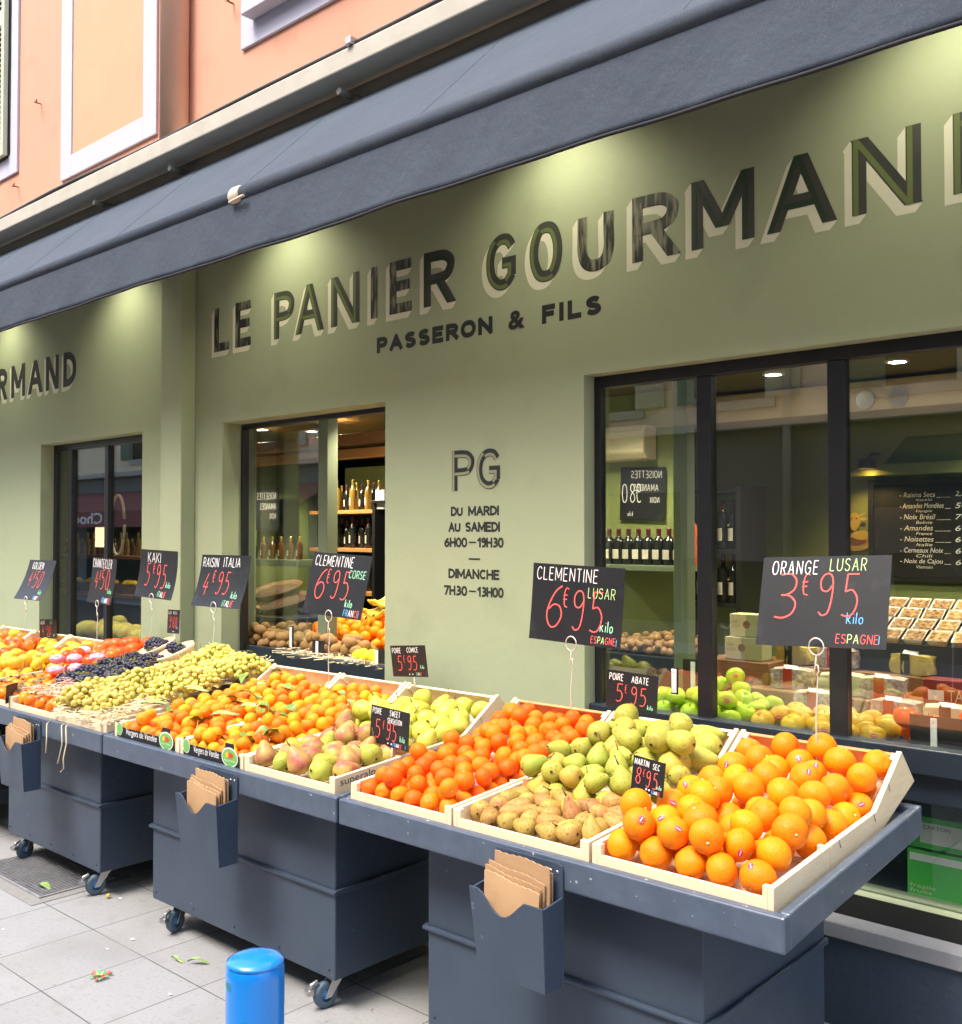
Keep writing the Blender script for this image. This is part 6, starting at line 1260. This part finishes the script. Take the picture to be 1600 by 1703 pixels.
# green cartons in the niche under the window
m_grn = pm('bright green carton', (.06, .48, .06), .45, noise=(10, .3), col2=(.05, .42, .05)); 
for k, (z, wh) in enumerate(((.4605-.065, 'lower'), (.565, 'upper'))):
    t = thing('green_carton', 'bright green carton with white print in the niche, the %s one' % wh, 'box', (-1.0, 3.75, z), 'green cartons in the niche'); bm = NB(); h_ = .16 if k == 0 else .11; box(bm, -1.245, -.85, 3.62, 3.9-.002, z, z+h_); obj('carton', bm, m_grn, t, bev=.003)
    bm = NB(); box(bm, -1.20 if k else -1.235, -1.0, 3.618, 3.6195, z+(.02 if k else .125), z+(.09 if k else .15)); obj('white_label', bm, m_white, t)
    if k: wall_text('CARTON', -1.19, -1.10, z+.07, z+.083, 3.6165, t, m_ink, 'lettering')
    else: wall_text('fragile\nfruits', -1.235, -1.15, z+.015, z+.045, 3.6185, t, m_lb, 'lettering')

# ---------------------------------------------------------------- inside the shop: doorway
bm = NB(); box(bm, -4.73, -3.70, 3.49, 3.54, .855, .975); box(bm, -4.73, -3.70, 3.541, 3.95, .855, .90); tag(obj('produce_bin', bm, m_navy, loc=(-4.2, 3.6, .85), bev=.004), 'dark blue produce bin with straw filling the shop doorway', 'bin')
bm = NB(); box(bm, -5.30, -4.745, 3.56, 3.60, .86, .985); box(bm, -5.30, -4.745, 3.601, 3.95, .86, .92); tag(obj('produce_bin', bm, m_navy, loc=(-5.0, 3.6, .85), bev=.004), 'dark blue bin of kiwis in the left of the doorway', 'bin')
bm = NB(); box(bm, -5.3, -3.65, 3.45, 4.0, .5, .853); tag(obj('counter', bm, m_navy, loc=(-4.4, 3.6, .5), bev=.004), 'dark blue counter under the produce bins in the doorway', 'counter')
bm = straw_bm(900, lambda: random.uniform(-4.70, -3.72), lambda: random.uniform(3.50, 3.75), lambda x, y: .965+.12*(y-3.5), lift=.02); tag(obj('wood_wool', bm, m_straw), 'wood wool in the doorway produce bin', 'wood wool', kind='stuff')
def fm_egg(name, r, mat, k, e=1.35):
    bm = NB(); lathe(bm, [(a, z*e) for a, z in sphere_prof(r, 1, 0, 12)], 18, warp=wob(k, .03)); return mesh(bm, [mat], True, name)
def fm_lemon(r, k):
    bm = NB(); prof = []
    for i in range(17): t = i/16; z = -1.38*r+2.76*r*t; rr = r*math.sin(PI*t)**.62*(1-.25*abs(2*t-1)**3); prof.append((0 if i in (0, 16) else max(rr, r*.10), z))
    lathe(bm, prof, 18, warp=wob(k, .03)); return mesh(bm, [m_lemon], True, 'lemon')
KIW = [fm_egg('kiwi', .027, m_kiwi, k) for k in range(3)]; LEM = [fm_lemon(.032, k) for k in range(2)]; DOR = [fm_citrus('orange', .037, m_or, k+.3) for k in range(3)]
def lay(): return Euler((PI/2+random.uniform(-.3, .3), random.uniform(-.3, .3), random.uniform(0, 6.28))).to_quaternion()
for i, (p, r) in enumerate(pack(-5.20, -4.80, 3.61, 3.92, lambda y: .965, lambda x, y: 1.0+.22*(y-3.6)+.05*(1-abs(x+5.1)/.2), .029, .06)): put('kiwi', KIW[i % 3], p, lay(), 1.1, 'brown kiwi in the left doorway bin', 'kiwi', 'kiwis in the left bin')
for i, (p, r) in enumerate(pack(-4.62, -4.12, 3.60, 3.78, lambda y: .985, lambda x, y: 1.03+.20*(y-3.6), .029, .06)): put('kiwi', KIW[i % 3], p, lay(), 1.1, 'brown kiwi on the straw in the middle of the doorway', 'kiwi', 'kiwis on the straw')
for i, (p, r) in enumerate(pack(-4.16, -3.80, 3.55, 3.72, lambda y: .965, lambda x, y: 1.0+.15*(y-3.55), .034, .06)): put('lemon', LEM[i % 2], p, lay(), 1, 'yellow lemon on the straw beside the door jamb', 'lemon', 'lemons on the straw')
for i, (p, r) in enumerate(pack(-4.85, -3.95, 3.80, 4.25, lambda y: .95+.35*(y-3.8), lambda x, y: 1.03+.40*(y-3.8), .038, .05)): put('orange', DOR[i % 3], p, rquat(), r/.037, 'orange heaped inside the shop doorway', 'orange', 'oranges inside the doorway')
tag_holder(-4.40, 3.555, .975, .10, .085, 'black tag with white clip among the doorway kiwis', -.005); tag_holder(-3.86, 3.525, .955, .07, .10, 'black tag beside the doorway lemons', -.02)
tag_holder(-4.70, 3.60, .99, .04, .13, 'thin tag with white clip standing at the doorway post', .0)
m_ban = pm('banana peel', (.80, .55, .03), .45, noise=(14, .25), col2=(.66, .52, .06), fine=(60, (.20, .12, .03), .68, .74)); m_bant = pm('banana tip', (.10, .07, .03), .7)
for k in range(3):
    t = thing('banana_bunch', ('yellow banana bunch, front one beside the door jamb', 'yellow banana bunch, upper one beside the door jamb', 'yellow banana bunch, rear one beside the door jamb')[k], 'bananas', (-4.46+.03*k, 3.98+.05*k, 1.11+.055*k), 'bananas in the doorway', .4*k)
    for j in range(5):
        bm = NB(); a0 = -.5+j*.28; pts = []; rr = []
        for i in range(11):
            s = i/10; an = -.9+1.9*s; x = .11*math.sin(an); z = .11*(1-math.cos(an))*1.0; pts.append((x*math.cos(a0)-.02*j*math.sin(a0), x*math.sin(a0)+.022*j-.05, z+.012*j*s)); rr.append(.017*min(1, .35+2.2*s, .30+2.6*(1-s)))
        tube(bm, pts, rr, 7); tube(bm, [pts[-1], tuple(Vector(pts[-1])+Vector((.012, 0, .016)))], .006, 6, mi=1); obj('banana', bm, [m_ban, m_bant], t, local=True)
# wine shelves
ws = thing('wine_shelf', 'tall wine shelf with orange wood boards inside the doorway', 'shelf', (-5.8, 5.1, .16))
for z in (1.22, 1.545, 1.835): bm = NB(); box(bm, -6.30, -5.565, 5.0, 5.32, z-.028, z); obj('shelf_board', bm, m_shelfo, ws, bev=.002)
bm = NB(); box(bm, -6.35, -5.25, 5.325, 5.35, .16, 1.83); obj('back_panel', bm, m_dark, ws)
for x in (-5.555, -5.30): bm = NB(); box(bm, x-.009, x+.02, 5.0, 5.32, .16, 1.90); obj('upright', bm, m_black, ws)
bm = NB(); box(bm, -6.4, -5.2, 5.45, 5.5, .16, 2.2); obj('interior_wall', bm, m_int, shop)
for r_, z in enumerate((1.836, 1.546, 1.221)):
    for i in range(11):
        kd = random.choice(('white', 'white', 'wine')) if r_ == 0 else 'wine'
        bottle(-6.26+i*.062+random.uniform(-.008, .008), 5.09+.05*(i % 3), z, kd, {'white': 'pale wine bottle with golden capsule on the %s wine shelf', 'wine': 'dark wine bottle on the %s wine shelf'}[kd] % ('top', 'middle', 'bottom')[r_], '%s bottles on the %s wine shelf' % ('pale' if kd == 'white' else 'dark', ('top', 'middle', 'bottom')[r_]), random.random() < .6, random.uniform(.66, .80), -.85)
for x, m, lab in ((-5.50, m_white, 'white carton at the end of the top wine shelf'), (-5.40, pm('violet carton', (.22, .10, .26), .6), 'violet carton beside the white one on the wine shelf')):
    bm = NB(); box(bm, x-.05, x+.045, 5.02, 5.2, 1.836 if x < -5.45 else 1.905, 1.98 if x < -5.45 else 1.985); tag(obj('carton', bm, m, loc=(x, 5.1, 1.84), bev=.003), lab, 'box')
shelf_board(-5.55, -5.22, 4.98, 5.32, 1.835+.066, 'small black shelf end carrying cartons', m_black, .02)
# left part of the doorway: bottle shelf, baskets, sign
shelf_board(-7.0, -6.10, 4.72, 4.98, 1.455, 'sage green shelf with amber bottles seen through the door glass', m_postg, .05)
for i in range(12): bottle(-6.86+i*.058, 4.80+.04*(i % 2), 1.456, 'oil' if i < 3 else 'amber', 'squat dark oil bottle with a round label on the long sage shelf' if i < 3 else 'amber oil bottle on the long sage shelf behind the door glass', 'oil bottles behind the door glass' if i < 3 else 'amber bottles behind the door glass', False, .72 if i < 3 else .8, -.8)
sign(-8.32, 6.02, 1.69, .52, .42, 0, 0, 'mirror image of a nut blackboard, modelled as a board behind the door glass', [('NOISETTES', 'w', .0, .74, .15, .72, -.10), ('AMANDES', 'w', .0, .50, .14, .72, -.10), ('NOIX', 'w', .0, .28, .12, .72, -.10)], stake=False, clip=False, name='board_reflection', yaw=0)  # reflection of the nut board, built as a solid board with reversed writing
m_wick = pm('wicker', (.30, .175, .06), .7, noise=(60, .2), col2=(.17, .085, .025), bump=(120, .8, .006)); m_nutd = pm('loose hazelnuts', (.17, .075, .024), .6, noise=(55, .2), col2=(.07, .028, .01), bump=(60, 1, .012))
for k, (x, y, z, wh) in enumerate(((-5.98, 4.45, 1.20, 'upper one'), (-5.76, 4.36, 1.13, 'lower one'))):
    t = thing('wicker_basket', 'flat wicker basket of nuts behind the door glass, the '+wh, 'basket', (x, y, z), 'wicker baskets'); t.rotation_euler = (R_(16), 0, 0); t.scale = (.80,)*3
    bm = NB(); lathe(bm, [(0, 0), (.17, 0), (.24, .065), (.25, .070), (.25, .078), (.236, .074), (.17, .012), (0, .012)], 32, warp=lambda a, z: 1+.01*math.sin(a*40)); obj('weave', bm, m_wick, t, local=True)
    bm = NB(); lathe(bm, [(0, .085), (.10, .078), (.20, .055), (.205, .04)], 28, warp=lambda a, z: 1+.05*math.sin(a*9+z*90)); obj('nuts', bm, m_nutd, t, local=True)
bm = NB(); box(bm, -6.75, -5.35, 4.1, 4.9, .2, 1.09); tag(obj('counter', bm, m_dark, loc=(-6, 4.5, .2), bev=.004), 'dark counter carrying the wicker baskets', 'counter')
for p, r in pack(-6.30, -5.80, 4.12, 4.40, lambda y: 1.09, lambda x, y: 1.105+.12*(y-4.1), .018, .08, nmax=130, cand=60): put('walnut', WAL, p, rquat(), r/.019, 'walnut on the dark counter behind the door glass', 'walnut', 'walnuts behind the door glass')

# ---------------------------------------------------------------- inside the shop: left window
bm = NB(); box(bm, -7.7, -5.95, 3.60, 4.1, .4, .86); tag(obj('counter', bm, m_navy, loc=(-6.8, 3.8, .4), bev=.004), 'dark counter inside the left shop window', 'counter')
m_mel = fruitmat('melon rind', (.68, .50, .08), (.52, .46, .10), sc=16, rough=.5)
MEL = [fm_egg('melon', .062, m_mel, k, 1.2) for k in range(2)]
for i, (p, r) in enumerate(pack(-7.55, -6.30, 3.64, 3.95, lambda y: .86, lambda x, y: .935+.18*(y-3.6), .065, .08)): put('melon', MEL[i % 2], p, lay(), r/.065, 'yellow melon inside the left shop window', 'melon', 'melons in the left window')
shelf_board(-9.9, -7.9, 4.6, 4.85, 1.455, 'long shelf with bottles deep inside the left shop window', m_shelfo)
for i in range(16): bottle(-9.75+i*.105, 4.7, 1.456, 'white' if i % 3 else 'amber', 'pale bottle on the shelf inside the left shop window' if i % 3 else 'amber bottle on the shelf inside the left shop window', 'pale bottles inside the left window' if i % 3 else 'amber bottles inside the left window', i % 2 == 0, .7, -.9)
shelf_board(-9.3, -7.4, 4.3, 4.55, 1.14, 'lower shelf with baskets inside the left shop window', m_shelfo)
for i in range(5):
    x = -9.0+i*.33; t = thing('wicker_basket', 'small wicker basket of yellow fruit on the lower shelf in the left window', 'basket', (x, 4.42, 1.141), 'small baskets in the left window'); bm = NB(); lathe(bm, [(0, 0), (.09, 0), (.13, .08), (.135, .085), (.12, .08), (0, .03)], 20); obj('weave', bm, m_wick, t, local=True)
    for j in range(3): o = link(bpy.data.objects.new('lemon', LEM[j % 2])); o.location = (x-.06+.06*j, 4.42, 1.225); o.rotation_euler = (PI/2, .3*j, j); tag(o, 'yellow fruit in a small wicker basket in the left window', 'fruit', 'fruit in the small baskets')
lp = [(-6.93+.10*math.cos(a), 3.72, 1.72+.22*math.sin(a)) for a in np.linspace(.2, 2*PI, 30)]
bm = NB(); tube(bm, lp, .010, 6); tag(obj('rope_wreath', bm, pm('cream rope', (.60, .50, .36), .8, bump=(150, 1, .006)), loc=(-6.9, 3.72, 1.72)), 'pale rope hoop hanging in the left shop window', 'hoop')
